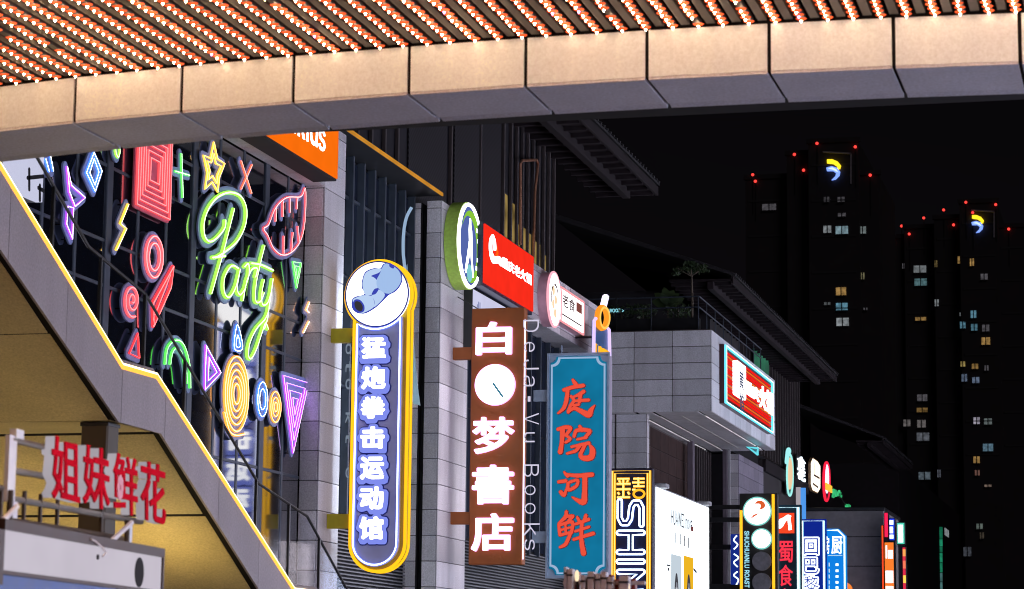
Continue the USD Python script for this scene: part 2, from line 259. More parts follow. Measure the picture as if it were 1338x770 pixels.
  '运': '7 -4 22 11 35 21 35 83 8 84 8 98 50 98 50 22 67 10 82 3 103 0 143 0 193 4 189 -12 182 -14 102 -15 93 -14 70 -7 45 8 36 4 19 -17 17 -17;63 109 191 110 191 96 121 96 110 72 93 43 98 42 156 47 154 54 138 80 150 86 175 47 186 25 175 19 172 19 165 33 157 33 91 27 75 24 70 39 76 43 84 56 97 80 102 95 101 96 63 96;76 156 176 156 177 142 76 142;14 149 23 157 25 157 56 135 59 131 50 122 48 122 32 135 16 146',
  '动': '92 -6 107 13 116 30 124 58 129 98 128 107 101 107 101 122 130 122 130 165 146 165 145 122 189 122 186 45 181 3 178 -5 170 -12 157 -15 134 -14 130 1 159 0 164 4 168 12 171 34 174 106 145 107 139 55 129 22 120 3 105 -16 102 -16;10 104 99 104 99 91 55 91 53 89 46 59 35 30 39 29 79 38 80 42 70 70 82 73 94 45 102 17 89 13 86 23 81 25 29 12 18 8 14 23 18 27 25 43 33 69 38 89 37 91 10 91;18 152 95 152 95 139 18 139',
  '馆': '82 113 82 146 130 146 131 149 124 164 124 166 130 168 139 169 147 153 147 146 187 146 187 113 172 111 172 64 110 64 108 62 109 47 181 47 181 -15 167 -15 166 -7 110 -7 108 -8 108 -16 94 -16 94 111|172 115 173 116 172 132 97 131 98 115|108 6 110 5 166 5 167 34 109 34|108 77 110 76 157 76 157 101 109 102;7 90 13 103 22 127 28 155 29 168 44 166 40 143 40 138 72 137 79 134 71 107 64 93 52 96 60 120 60 124 37 124 20 81 18 80;24 -5 24 -3 31 5 34 13 34 96 49 96 49 19 52 18 71 32 73 32 76 19 42 -5 33 -14 31 -14',
  '姐': '10 -5 29 11 41 30 34 38 15 53 24 92 27 112 10 114 10 127 30 128 35 169 49 168 44 127 76 126 71 74 65 48 59 35 76 16 68 7 69 4 89 4 91 5 91 157 174 157 174 5 175 4 192 4 192 -9 68 -9 68 5 65 5 59 13 53 19 36 -3 21 -16 18 -15 15 -10|105 5 106 4 159 4 159 43 106 44|105 59 106 57 159 58 159 93 106 94|105 109 106 107 159 108 159 142 157 144 106 144|31 58 43 48 47 46 49 46 58 83 61 107 61 113 43 114 41 112 35 81 30 63',
  '妹': '73 7 99 33 112 53 122 72 121 74 79 74 79 87 126 88 127 89 127 120 84 121 84 134 126 135 127 168 142 168 142 135 186 134 186 121 142 120 142 89 143 88 192 87 192 74 149 74 148 72 165 41 174 29 194 9 184 -1 182 -1 166 17 143 53 142 52 142 -17 127 -17 126 49 122 45 119 38 106 19 97 7 84 -4;7 -5 7 -3 15 1 28 13 42 35 36 41 14 57 26 112 25 114 10 114 10 127 29 127 33 150 34 167 48 167 47 149 43 128 76 126 71 78 66 55 60 41 74 27 77 22 70 11 67 10 55 24 53 24 50 18 39 2 18 -16 15 -16|29 65 46 51 49 52 54 68 58 87 60 102 60 113 42 114 40 112',
  '花': '74 43 104 57 104 112 120 111 121 66 139 75 171 97 181 85 180 83 154 67 120 49 120 6 122 2 126 1 169 1 174 5 176 9 177 25 179 32 192 26 191 8 187 -3 181 -10 173 -14 122 -14 114 -11 106 -5 104 2 104 40 101 41 79 31;13 134 13 149 60 149 60 169 75 169 76 149 125 149 126 169 141 169 141 149 187 149 187 134 141 134 141 117 126 117 126 133 125 134 76 134 75 118 60 118 60 134;10 51 41 82 54 100 60 112 65 112 75 108 71 98 58 79 58 -17 43 -16 42 57 40 57 24 42 19 44',
  '蜀': '10 75 11 77 32 91 49 108 50 111 49 112 23 113 23 160 178 160 178 113 69 112 60 99 61 98 179 98 178 51 175 13 171 -5 165 -14 159 -16 132 -16 129 -3 134 -2 130 3 26 -5 24 8 81 12 81 29 79 31 51 31 49 29 49 24 36 24 36 70 79 70 81 72 81 83 46 84 21 65|96 84 95 83 96 70 142 70 142 31 126 31 125 30 136 18 145 6 147 1 143 -1 143 -4 154 -3 158 6 160 18 164 84|129 126 130 125 162 125 162 147 130 148|96 59 95 58 95 42 127 42 126 59|95 13 121 14 121 16 115 22 115 24 120 27 122 31 95 31|83 126 85 125 115 125 115 147 84 148|49 43 50 42 81 42 81 59 50 59|38 126 39 125 68 125 69 147 38 148',
  '食': '8 105 8 107 28 115 61 133 81 148 99 170 112 164 110 159 111 157 119 148 138 135 166 120 195 110 185 97 167 103 160 107 156 106 156 46 158 46 161 49 165 49 174 41 142 18 144 15 171 -1 176 -6 167 -16 164 -16 141 1 88 30 98 40 128 25 150 39 151 41 151 43 59 43 58 41 59 4 107 12 107 -1 65 -9 42 -16 36 -3 43 4 43 104 39 104 32 100 17 95|61 116 62 114 93 114 94 117 85 130 99 133 107 122 111 114 141 114 142 115 140 117 120 130 101 147 84 132|58 86 60 84 141 84 142 100 59 101|60 73 58 72 59 55 142 56 141 73',
  '记': '83 140 83 154 178 154 178 64 164 64 162 74 104 74 103 7 107 2 110 1 170 2 174 6 176 11 177 30 179 34 193 28 190 4 185 -5 180 -10 170 -14 108 -14 98 -11 91 -5 88 4 88 89 163 89 164 138 162 140;9 105 56 105 56 21 59 20 76 32 81 21 80 18 47 -5 41 -12 32 -3 32 0 39 9 42 19 42 90 9 91;25 155 34 164 37 162 65 136 67 132 57 123 55 123',
  '回': '17 160 183 160 183 -17 169 -17 166 -5 33 -5 31 -17 17 -17|32 11 34 9 167 10 167 145 33 145;60 114 139 114 139 41 60 41|75 55 76 54 124 55 124 100 75 100',
  '巴': '26 157 172 157 172 61 156 61 155 72 42 72 41 19 44 8 52 3 153 2 162 4 167 9 172 19 174 36 176 36 183 32 189 31 190 26 184 4 175 -7 169 -10 158 -12 55 -12 41 -9 31 -3 26 9|106 88 108 86 156 87 156 142 107 142|41 88 42 86 90 87 90 142 41 142',
  '黎': '8 46 9 48 44 59 67 71 88 85 101 97 104 97 112 93 113 96 129 113 139 133 138 134 121 134 112 120 105 111 94 119 94 123 67 123 67 120 92 103 84 92 67 107 63 109 62 77 49 77 49 105 47 107 26 83 17 77 8 85 8 87 20 96 39 115 43 122 42 123 11 123 11 134 48 134 49 148 43 149 16 146 13 156 56 161 84 169 93 160 93 158 79 154 63 152 63 135 97 134 98 126 102 129 110 141 122 169 134 167 132 157 128 149 129 147 186 147 183 100 180 86 176 80 170 77 148 77 145 89 163 90 167 93 171 113 172 133 171 134 155 134 145 113 131 94 124 86 115 92 111 87 122 78 141 68 161 59 193 50 184 38 168 42 145 51 120 65 101 78 72 58 31 40 17 35;58 49 65 46 76 33 77 29 72 24 74 23 93 31 93 64 107 64 107 33 119 28 124 31 142 49 144 49 154 44 154 42 137 27 134 22 173 3 174 0 168 -8 165 -8 137 7 108 19 107 18 107 -7 105 -11 99 -16 77 -17 73 -6 73 -4 92 -4 93 16 92 18 53 1 29 -7 24 2 25 5 67 21 67 22 61 30 49 42',
  '厨': '120 92 120 105 159 105 159 137 174 137 174 106 191 105 191 92 176 92 174 90 174 -6 172 -10 168 -14 158 -16 138 -16 133 -4 133 -2 157 -2 159 0 159 91;7 -9 14 8 21 46 23 76 23 159 190 159 190 146 38 145 38 83 32 25 26 -1 21 -15 19 -16 12 -11;122 73 133 77 144 56 149 41 149 35 136 31 131 51;39 2 83 8 91 27 96 49 109 46 98 10 119 12 122 11 122 0 120 -1 42 -11 40 -7;45 129 119 129 119 117 45 117;50 102 112 102 112 53 50 53|64 91 62 89 63 65 99 65 98 90;53 46 63 48 66 47 71 32 74 14 61 10 59 24',
  '房': '7 -6 18 16 25 52 27 75 27 148 94 148 95 150 89 165 102 169 104 168 113 148 177 148 177 101 116 101 115 99 126 80 126 78 122 76 122 74 183 74 183 61 102 61 99 47 100 44 171 44 168 8 165 -3 159 -10 145 -15 119 -14 115 -3 115 -1 145 -2 148 -1 153 12 155 26 154 31 97 31 84 8 69 -6 53 -15 48 -16 40 -5 57 3 72 16 81 33 86 56 85 61 49 61 49 74 111 74 111 77 101 95 108 98 107 101 43 101 42 67 39 40 33 16 28 0 21 -16 7 -9|43 115 44 114 160 114 162 116 162 134 44 135',
  '黄': '11 104 11 118 60 118 60 137 25 138 25 151 60 151 60 169 76 169 76 152 77 151 124 151 125 169 140 169 140 151 176 151 176 138 140 137 140 118 190 118 190 104 107 103 108 90 169 90 169 21 32 21 32 89 92 90 93 102 90 104|107 62 109 60 153 60 154 77 108 78|108 49 108 32 154 33 154 48 152 50|76 119 77 118 124 118 125 137 77 137|47 62 48 60 92 60 93 77 48 78|48 49 48 32 93 33 93 48 91 50;119 8 128 18 178 -1 187 -5 187 -7 179 -16 175 -16;13 -7 14 -5 51 7 70 18 83 9 83 7 62 -3 25 -17 21 -17',
  '馅': '84 78 107 89 117 96 121 96 130 86 129 84 117 78 99 71 99 46 128 46 128 33 99 33 99 8 167 7 168 9 167 33 139 33 139 46 167 46 168 70 135 71 135 83 182 83 182 -16 168 -16 168 -6 166 -5 100 -5 99 -16 84 -16;75 98 86 109 100 129 110 150 117 169 131 166 125 148 126 146 171 146 179 141 177 133 168 116 151 91 141 96 140 99 151 115 158 130 157 132 118 132 101 103 87 88 75 96;6 91 13 103 22 126 30 168 45 166 40 137 73 137 81 134 71 104 65 93 53 96 62 123 37 123 34 120 28 99 19 80;24 -3 29 2 33 10 33 96 48 97 48 17 49 16 53 18 70 30 72 30 76 18 43 -4 32 -15 30 -15 25 -7',
  '老': '7 41 7 43 18 46 51 62 87 84 86 85 10 85 10 100 79 101 79 127 28 127 28 141 78 141 79 143 79 169 94 169 94 143 96 141 144 141 144 135 145 134 156 145 167 160 180 154 178 149 167 134 135 101 190 100 190 85 115 85 96 71 83 63 79 59 79 42 82 41 117 51 150 66 153 66 165 54 126 40 80 27 79 8 84 1 89 0 156 0 162 2 167 9 168 23 170 28 174 25 183 22 180 2 173 -9 161 -14 78 -12 71 -9 67 -5 65 0 64 51 19 29 16 30|94 101 95 100 110 100 136 123 138 127 94 127',
  '重': '10 -10 10 2 90 2 92 3 91 20 25 20 26 32 91 33 91 46 32 46 32 108 91 108 91 120 11 121 11 133 91 133 92 146 30 145 27 156 119 161 161 168 169 157 169 155 131 150 108 149 107 134 189 133 189 121 108 121 107 109 109 108 170 108 170 46 108 46 107 33 109 32 177 32 177 20 108 20 107 3 190 2 190 -10|107 59 109 57 153 57 154 71 108 72|107 84 109 82 153 82 154 97 108 98|47 59 48 57 91 57 92 71 48 72|47 84 48 82 91 82 92 97 48 98',
  '庆': '42 -5 43 -3 65 10 82 26 96 50 103 73 102 76 49 76 49 90 106 90 109 123 125 123 122 97 123 90 186 90 186 76 123 76 122 75 131 55 148 32 169 12 182 3 192 -1 192 -3 182 -15 177 -14 161 -3 140 18 128 32 114 54 113 53 110 45 102 28 92 14 79 1 53 -16 51 -16;6 -5 15 12 21 41 23 63 23 144 102 144 103 146 92 164 103 169 107 167 114 158 122 144 191 144 191 129 39 129 39 76 33 25 25 -4 20 -15 18 -16 6 -8',
  '火': '10 -5 11 -3 34 6 46 15 62 30 73 44 82 65 89 93 92 127 92 166 108 166 107 117 104 91 113 65 125 42 141 24 164 8 190 0 192 -1 192 -3 185 -11 183 -15 179 -15 165 -9 141 4 117 28 107 43 98 62 92 45 81 27 71 15 60 5 42 -7 24 -16 20 -16 13 -7;140 71 157 104 166 126 169 127 182 122 172 98 154 67 151 65;17 72 26 84 33 99 41 120 42 127 55 124 56 119 48 93 35 69 32 65 29 65',
  '锅': '84 -17 84 86 129 86 131 94 130 108 94 108 94 162 180 162 180 108 144 108 144 88 145 86 189 86 189 -3 186 -9 179 -15 149 -16 145 -3 172 -3 175 1 175 72 174 73 144 73 142 71 141 62 164 36 171 25 171 22 161 15 149 35 138 47 136 47 127 29 111 13 109 13 101 20 99 20 99 -17|107 122 109 121 165 121 166 149 108 150|99 23 102 22 112 33 121 45 127 61 129 73 99 72;6 121 13 127 21 138 30 156 34 168 48 165 42 148 42 146 80 146 80 131 33 131 25 118 15 105 13 106 6 118;21 109 75 109 75 96 52 95 52 69 75 69 75 55 52 55 52 12 55 12 73 21 76 21 78 8 50 -6 37 -15 35 -15 30 -3 36 4 37 7 37 54 10 55 10 69 37 70 37 95 21 96',
}
def glyph(c, u0, u1, v0, v1, bold=0.0):
    """the character's outline fitted into a rectangle"""
    P = []
    for poly in GLYPHS[c].split(';'):
        R = [np.array(r.split(), float).reshape(-1, 2) for r in poly.split('|')]
        P.append(Polygon(R[0], R[1:]).buffer(0))
    g = unary_union(P)
    if bold: g = g.buffer(bold)
    a, b, c2, d = g.bounds
    return affinity.translate(affinity.scale(affinity.translate(g, -a, -b), (u1-u0)/(c2-a), (v1-v0)/(d-b), origin=(0, 0)), u0, v0)
def latin(text, F, u0, u1, v0, v1, d0, d1, turned=False, bold=False):
    m = meshkit.text_mesh(text, 1.0, 1.0, bold); v = np.array(m.vertices)
    if turned: v[:, [0, 1]] = np.stack([v[:, 1], -v[:, 0]], 1)
    lo, hi = v.min(0), v.max(0); v = (v-lo)/np.maximum(hi-lo, 1e-9)
    v = np.stack([u0+v[:, 0]*(u1-u0), v0+v[:, 1]*(v1-v0), d0+v[:, 2]*(d1-d0)], 1)
    return trimesh.Trimesh(F.to(v), m.faces, process=False)
def brush(strokes, sc=1.0):
    """hand-drawn strokes [(x, y, width), ...] as one outline"""
    out = []
    for s in strokes:
        s = np.array(s, float); p = curve(s, n=5)
        for a, b in zip(p[:-1], p[1:]):
            out.append(unary_union([Point(a[:2]).buffer(a[2]/2, 6), Point(b[:2]).buffer(b[2]/2, 6)]).convex_hull)
    return unary_union(out)
# ================================================================== the setting
solo('ground', box(-300, 300, -60, 900, -0.4, 0.0), pbr('asphalt', (0.05, 0.05, 0.052), 0.7, bump=0.3), kind='structure')
pv = Thing('pavement', kind='structure', base=(-11.0, 60, 0))
PAVE = pbr('pale_paving', (0.30, 0.29, 0.28), 0.45, rand=0.12, bump=0.1)
pv.part('paving_sheet', box(-15.0, 9.0, -10, 210, 0.004, 0.12), PAVE)

# ================================================================== canopy over the street with its lamp-studded slats
ZS = 6.80; ZC = 7.18
inner = np.array([onZ(x, y, ZS)[:2] for x, y in [(-60,175),(95,157),(237,145),(384,133),(533,120),(686,110),(845,101),(1005,93),(1168,86.3),(1333,80)]])
fit = np.polyfit(inner[:, 0], inner[:, 1], 3)
def yin(x): return float(np.polyval(fit, min(max(x, -13.5), 1.0))) + (-(x+13.5)*0.33 if x < -13.5 else 0) + ((x-1.0)*0.09 if x > 1.0 else 0)
def yout(x): return yin(x) + 0.92 + 0.10*max(0, min(1, (-6-x)/5))
seams = [-15.7, -14.55, -13.4, -12.3] + list(inner[1:, 0]) + [0.13, 1.22, 2.3, 3.4, 4.5]
seams = sorted(s for s in seams)
can = Thing('canopy', 'street canopy with rows of glowing orange bulbs and a curved panelled edge beam', 'canopy', (-6, 20, ZS))
def hexa(P):  # eight corners: bottom ring, top ring
    return trimesh.convex.convex_hull(np.array(P))
g = 0.017
for a, b in zip(seams[:-1], seams[1:]):
    a2, b2 = a+g, b-g
    can.part('fascia_panel', hexa([(a2, yin(a2), ZS+.003), (b2, yin(b2), ZS+.003), (b2, yin(b2)+.03, ZS+.003), (a2, yin(a2)+.03, ZS+.003),
                                   (a2, yin(a2), ZC+.04), (b2, yin(b2), ZC+.04), (b2, yin(b2)+.03, ZC+.04), (a2, yin(a2)+.03, ZC+.04)]), ALU_IN)
    can.part('soffit_panel', hexa([(a2, yin(a2)+.002, ZS-.025), (b2, yin(b2)+.002, ZS-.025), (b2, yout(b2), ZS-.025), (a2, yout(a2), ZS-.025),
                                   (a2, yin(a2)+.002, ZS), (b2, yin(b2)+.002, ZS), (b2, yout(b2), ZS), (a2, yout(a2), ZS)]), ALU)
    can.part('edge_trim', hexa([(a2, yout(a2)+.03, ZS-.01), (b2, yout(b2)+.03, ZS-.01), (b2, yout(b2)+.15, ZS-.03), (a2, yout(a2)+.15, ZS-.03),
                                (a2, yout(a2)+.03, ZS+.10), (b2, yout(b2)+.03, ZS+.10), (b2, yout(b2)+.15, ZS+.9), (a2, yout(a2)+.15, ZS+.9)]), ALU)
core = []
for a, b in zip(seams[:-1], seams[1:]):
    core.append(hexa([(a, yin(a)+.035, ZS+.004), (b, yin(b)+.035, ZS+.004), (b, yout(b)+.12, ZS+.004), (a, yout(a)+.12, ZS+.004),
                      (a, yin(a)+.035, ZC+.5), (b, yin(b)+.035, ZC+.5), (b, yout(b)+.12, ZC+.5), (a, yout(a)+.12, ZC+.5)]))
can.part('beam_core', cat(core), JOINT)
can.part('ceiling_deck', box(-16.2, 4.6, 9.0, 26.0, ZC+.5, ZC+.62), BLACK)
LED_CORES = [em((1.0, 0.67, 0.37), v) for v in (30.0, 40.0, 50.0)]; LED_HALOS = [em((1.0, 0.11, 0.028), v) for v in (1.4, 1.9, 2.5)]; LED_ODD = em((0.75, 0.35, 1.0), 9.0)  # orange halo round each bulb is built as a dim glowing ring
pitch = 0.225
k = 0; x = -15.4
hx = ring(0, 0, 1, 1, 7)
rn = random.Random(3)
while x < 4.2:
    y1 = yin(x)-0.015; y0 = 9.2
    can.part('slat', box(x+.075, x+.15, y0, y1-.02, ZC+.06, ZC+.16), SLAT)
    rail = can.part('lamp_rail', box(x-.03, x+.03, y0, y1, ZC+.05, ZC+.10), SLAT)
    cs, rs, os_ = [], [], []; tone = rn.randrange(3)
    y = y1-.05
    while y > y0+.1:
        j = rn.uniform(-.008, .008); luck = rn.random()
        if luck < .025: y -= .14; continue
        for R, z, lst in ((.0125, ZC+.012, os_ if luck > .985 else cs), (.050, ZC+.03, rs)):
            P = np.array([(x+j+R*a, y+R*b, z+.022) for a, b in hx] + [(x+j, y, z)])
            lst.append(trimesh.Trimesh(P, [(7, (i+1) % 7, i) for i in range(7)], process=False))
        y -= 0.14
    can.part('bulb_ring', cat(rs), LED_HALOS[tone], parent=rail, kind='stuff'); can.part('bulb', cat(cs), LED_CORES[tone], parent=rail, kind='stuff')
    if os_: can.part('violet_bulb', cat(os_), LED_ODD, parent=rail, kind='stuff')
    x += pitch; k += 1
for px_, py_ in ((-15.9, 17.0), (4.4, 17.0)):
    solo('canopy_post', box(px_-.15, px_+.15, py_-.15, py_+.15, 0, ZC+.5), METAL, f'square dark post carrying the canopy on its {"western" if px_ < 0 else "eastern"} side', 'post')

# ================================================================== open stair in front of the glass hall
XS = -12.0
st = Thing('staircase', 'open staircase clad in grey panels with a glowing line along its edge', 'staircase', (XS, 28, 0))
TOP = [(20.0, 9.18), (24.2, 7.06), (27.68, 5.30), (28.76, 5.31), (34.12, 2.84), (35.25, 2.84), (41.2, 0.0)]
BOT = [(20.0, 8.23), (24.28, 6.15), (27.63, 4.61), (28.95, 4.60), (33.0, 2.62), (35.1, 2.10), (39.4, 0.0)]
def itp(L, y): return float(np.interp(y, [p[0] for p in L], [p[1] for p in L]))
FS = FX(XS)
cuts = [20.0, 22.2, onX(11, 330, XS)[1], onX(88, 400, XS)[1], onX(159, 520, XS)[1], onX(216, 540, XS)[1], onX(286, 640, XS)[1], 32.6, 34.1, 35.2, 37.2, 39.3]
for a, b in zip(cuts[:-1], cuts[1:]):
    ys = sorted({a+.006, b-.006, *[p[0] for p in TOP+BOT if a+.03 < p[0] < b-.03]})
    P = [(y, itp(TOP, y)) for y in ys] + [(y, itp(BOT, y)) for y in reversed(ys)]
    st.part('fascia_panel', slab(Polygon(P).buffer(0), FS, -.03, 0), CLAD)
ys = [p[0] for p in TOP if p[0] < 39] + [39.2]
core = Polygon([(y, itp(TOP, y)-.03) for y in ys] + [(y, itp(BOT, y)+.03) for y in reversed(sorted({*[p[0] for p in BOT if p[0] < 39], 39.2}))]).buffer(0)
st.part('stringer', slab(core, FS, -.12, -.032), JOINT)
lt = [(y, z) for y, z in TOP if y < 36]
st.part('light_line', tube(FS.to([(y, z+.012) for y, z in lt], -.012), .027), em((1.0, 0.80, 0.45), 4.5))
st.part('light_channel', tube(FS.to([(y, z-.012) for y, z in lt], -.02), .043), em((1.0, 0.44, 0.06), 1.7))  # orange glow around the light line, built as a wider emissive tube
st.part('kerb', tube(FS.to([(y, z+.045) for y, z in lt], -.085), .055, sides=6), CLAD)
XW = -15.75
sofcuts = [20.0, 25.86, 27.63, 28.95, 30.8, 33.0, 35.1, 39.4]
for a, b in zip(sofcuts[:-1], sofcuts[1:]):
    za, zb = itp(BOT, a)+.02, itp(BOT, b)+.02; a2, b2 = a+.03, b-.03
    m = hexa([(XW, a2, za), (XS-.13, a2, za), (XW, b2, zb), (XS-.13, b2, zb), (XW, a2, za+.010), (XS-.13, a2, za+.010), (XW, b2, zb+.010), (XS-.13, b2, zb+.010)])
    st.part('soffit_panel', m, SOFFIT)
    st.part('soffit_core', hexa([(XW, a, za+.014), (XS-.12, a, za+.014), (XW, b, zb+.014), (XS-.12, b, zb+.014), (XW, a, za+.25), (XS-.12, a, za+.25), (XW, b, zb+.25), (XS-.12, b, zb+.25)]), JOINT)
for (ya, za), (yb, zb) in zip(TOP[:-1], TOP[1:]):   # treads
    n = max(1, int(round(abs(za-zb)/0.165)))
    for i in range(n):
        z = za + (zb-za)*(i+.5)/n - .22; y0_, y1_ = ya+(yb-ya)*i/n, ya+(yb-ya)*(i+1)/n
        if z > .1: st.part('tread', box(XW, XS-.13, y0_, y1_-.004, z-.16, z), GREY_P)
# guard: glass panels, posts, handrail
RAIL = [(y, z + (.93 if i != 3 else .95)) for i, (y, z) in enumerate(TOP[:6])]
RAIL = [(20.0, 10.05), (24.2, 7.93), (26.75, 6.60), (28.50, 6.30), (32.73, 4.27), (34.83, 3.95), (39.5, 1.55)]
st.part('handrail', tube(FS.to(RAIL, -.08), .021), METAL)
for y in np.arange(21.6, 38.5, 1.38):
    st.part('guard_post', box(XS-.10, XS-.06, y-.02, y+.02, itp(TOP, y), itp(RAIL, y)), METAL)
    yb = min(y+1.36, 39.0); yy = sorted({y+.03, yb-.03, *[p[0] for p in TOP+RAIL if y+.05 < p[0] < yb-.05]})
    P = Polygon([(q, itp(RAIL, q)-.04) for q in yy] + [(q, itp(TOP, q)+.09) for q in reversed(yy)]).buffer(0)
    st.part('glass_panel', slab(P, FS, -.086, -.074), CLEAR)
c0, c1 = onZ(115, 553, 4.6), onZ(155, 553, 4.6)
pil = Thing('support_pillar', 'dark square pillar under the stair landing, behind the red letters', 'pillar', (-12.4, 28, 0))
pil.part('shaft', cbox(-12.50, -12.15, 27.66, 28.0, 0, 4.62, .02), pbr('pillar_brown', (0.06, 0.045, 0.03), 0.6))
pil.part('cap_plate', cbox(-12.51, -12.14, 27.65, 28.01, 4.57, 4.615, .004), METAL)
def flood(label, x, y, z, s, w=.22):
    t = Thing('flood_lamp', label, 'flood lamp', (x, y, 0))
    t.part('stand', rod((x, y, 0), (x, y, z-.1), .03), METAL)
    t.part('housing', cbox(x-w-.03, x+w+.03, y-w-.03, y+w+.03, z-.12, z), METAL)
    t.part('lens', box(x-w, x+w, y-w, y+w, z+.002, z+.02), em((1.0, 0.72, 0.27), s))
flood('warm flood lamp lighting the stair soffit right of the red letters', -12.95, 31.0, 2.3, 30.0)
flood('warm flood lamp lighting the stair soffit left of the dark pillar', -14.4, 29.8, 2.2, 28.0)
flood('warm flood lamp under the upper flight of the stair', -13.3, 26.2, 2.3, 17.0)

# ================================================================== glass hall and stone portals, one long building
hall = Thing('arcade_building', 'long dark glass arcade with pale stone piers and lintels carrying the neon signs', 'building', (-17, 45, 0))
H = .573
def stone_wall(t, plane, u0, u1, v0, v1, off, du, z0=4.2, th=.03, mat=STONE, axis='x', gap=.007):
    """stone panels with recessed joints; axis x: a wall facing the street at X=off; axis y: one facing the camera at Y=off"""
    zs = [v0] + [z0+H*i for i in range(-12, 40) if v0+.08 < z0+H*i < v1-.08] + [v1]
    n = max(1, int(round((u1-u0)/du))); us = np.linspace(u0, u1, n+1)
    for za, zb in zip(zs[:-1], zs[1:]):
        for a, b in zip(us[:-1], us[1:]):
            a2, b2, c2, d2 = a+gap, b-gap, za+gap, zb-gap
            if axis == 'x': m = cbox(off-th, off, a2, b2, c2, d2, .006)
            else: m = cbox(a2, b2, off, off+th, c2, d2, .006)
            t.part('stone_panel', m, mat)
XF = -15.5
def pier(t, y0, y1, xb, z0, z1, du, mat=STONE, n_front=1):
    t.part('pier_core', box(xb, XF-.031, y0+.031, y1-.01, z0, z1), JOINT)
    stone_wall(t, None, y0, y1, z0, z1, XF, du, mat=mat)
    stone_wall(t, None, xb, XF-.03, z0, z1, y0, (XF-xb)/n_front, axis='y', mat=mat)
pier(hall, 45.30, 46.56, -15.9, 0, 12.4, 1.3)
hall.part('pier_back', box(-17.0, -15.91, 45.34, 46.5, 0, 12.4), JOINT)
pier(hall, 53.55, 55.9, -15.86, 0, 12.4, 2.4)
hall.part('pier_core', box(-16.30, -15.98, 53.58, 54.2, 0, 12.36), JOINT)
stone_wall(hall, None, -16.30, -16.0, 0, 12.36, 53.56, .4, axis='y')
hall.part('pier_groove', box(-16.0, -15.86, 53.75, 54.0, 0, 12.3), BLACK)
# lintel over the party hall
hall.part('lintel_core', box(-16.4, XF-.031, 26, 45.28, 11.14, 12.38), JOINT)
stone_wall(hall, None, 26, 45.29, 11.11, 12.4, XF, 1.2)
for y in np.arange(26, 45.2, 1.2):
    hall.part('lintel_soffit_panel', cbox(-15.88, -15.50, y+.006, min(y+1.194, 45.28), 11.105, 11.135, .005), STONE)
# party hall glazing: panes, posts, transoms
mull_y = [26.3+1.2*i for i in range(16)] + [45.28]
tz = [0, 1.9, 3.6, 5.4, 7.67, 8.38, 9.59, 10.32, 11.1]
MIRRORG = pbr('mirror_dark_glass', (0.004, 0.006, 0.012), 0.045, var=0.3, scale=0.6, spec=0.8, ior=3.2)
for i, (a, b) in enumerate(zip(mull_y[:-1], mull_y[1:])):
    for za, zb in zip(tz[:-1], tz[1:]):
        if b < 30 : continue
        hall.part('glass_pane', box(-15.925, -15.9, a+.03, b-.03, za+.025, zb-.025), MIRRORG)
for i, y in enumerate(mull_y[:-1]):
    w = .11 if i in (8, 11, 14) else .045
    hall.part('mullion', cbox(-16.0, -15.885 if w < .1 else -15.87, y-w, y+w, 0, 11.12, .01), MULLION)
for z in tz[1:-1]:
    hall.part('transom', cbox(-15.99, -15.89, 26, 45.28, z-.03, z+.03, .01), MULLION)
hall.part('hall_interior', box(-17.0, -16.02, 24, 45.3, 0, 11.1), BLACK)
# curtain between the piers
XC = -16.28
hall.part('curtain_back', box(-17.0, XC-.03, 46.5, 53.6, 0, 12.5), BLACK)
cy = np.linspace(46.75, 53.5, 10)
for i, (a, b) in enumerate(zip(cy[:-1], cy[1:])):
    for za, zb in ((5.0, 7.6), (7.6, 9.9), (9.9, 11.6), (11.6, 12.45)):
        hall.part('glass_pane', box(XC-.025, XC, a+.02, b-.02, za+.02, zb-.02), GLASS_B)
for y in cy: hall.part('mullion', cbox(XC-.02, XC+.16, y-.035, y+.035, 4.9, 12.5, .01), MULLION)
for z in (7.6, 9.9, 11.6): hall.part('transom', cbox(XC-.02, XC+.07, 46.7, 53.5, z-.03, z+.03, .008), MULLION)
for z in np.arange(2.6, 4.98, .075):
    hall.part('louvre_slat', hexa([(XC, 46.7, z), (XC, 53.5, z), (XC+.06, 46.7, z-.02), (XC+.06, 53.5, z-.02), (XC, 46.7, z+.022), (XC, 53.5, z+.022), (XC+.06, 46.7, z+.008), (XC+.06, 53.5, z+.008)]), LOUVRE)
hall.part('gutter', cbox(-16.3, XF-.02, 46.56, 53.55, 12.50, 12.60, .01), METAL)
hall.part('gutter_light', box(XF-.02, XF+.01, 46.58, 53.6, 12.50, 12.575), em((0.62, 0.27, 0.03), 1.0, 0.3))  # downlit gutter edge, its warm light put in as a glow
# second portal: lintel and dark glazing
hall.part('lintel_core', box(-16.4, XF-.031, 55.9, 70.0, 10.93, 12.38), JOINT)
stone_wall(hall, None, 55.9, 70.0, 10.9, 12.4, XF, 1.2)
for y in np.arange(55.9, 69.9, 1.2):
    hall.part('lintel_soffit_panel', cbox(-16.25, -15.50, y+.006, min(y+1.194, 70.0), 10.895, 10.925, .005), STONE)
pier(hall, 69.0, 71.2, -16.2, 0, 10.89, 2.2)
XC2 = -16.25
hall.part('curtain_back', box(-17.0, XC2-.03, 55.9, 70.0, 0, 10.92), BLACK)
cy2 = np.linspace(56.0, 68.9, 13)
for a, b in zip(cy2[:-1], cy2[1:]):
    for za, zb in ((5.0, 8.2), (8.2, 10.9)):
        hall.part('glass_pane', box(XC2-.025, XC2, a+.02, b-.02, za+.02, zb-.02), GLASS_B)
for y in cy2: hall.part('mullion', cbox(XC2-.02, XC2+.14, y-.03, y+.03, 4.9, 10.9, .01), MULLION)
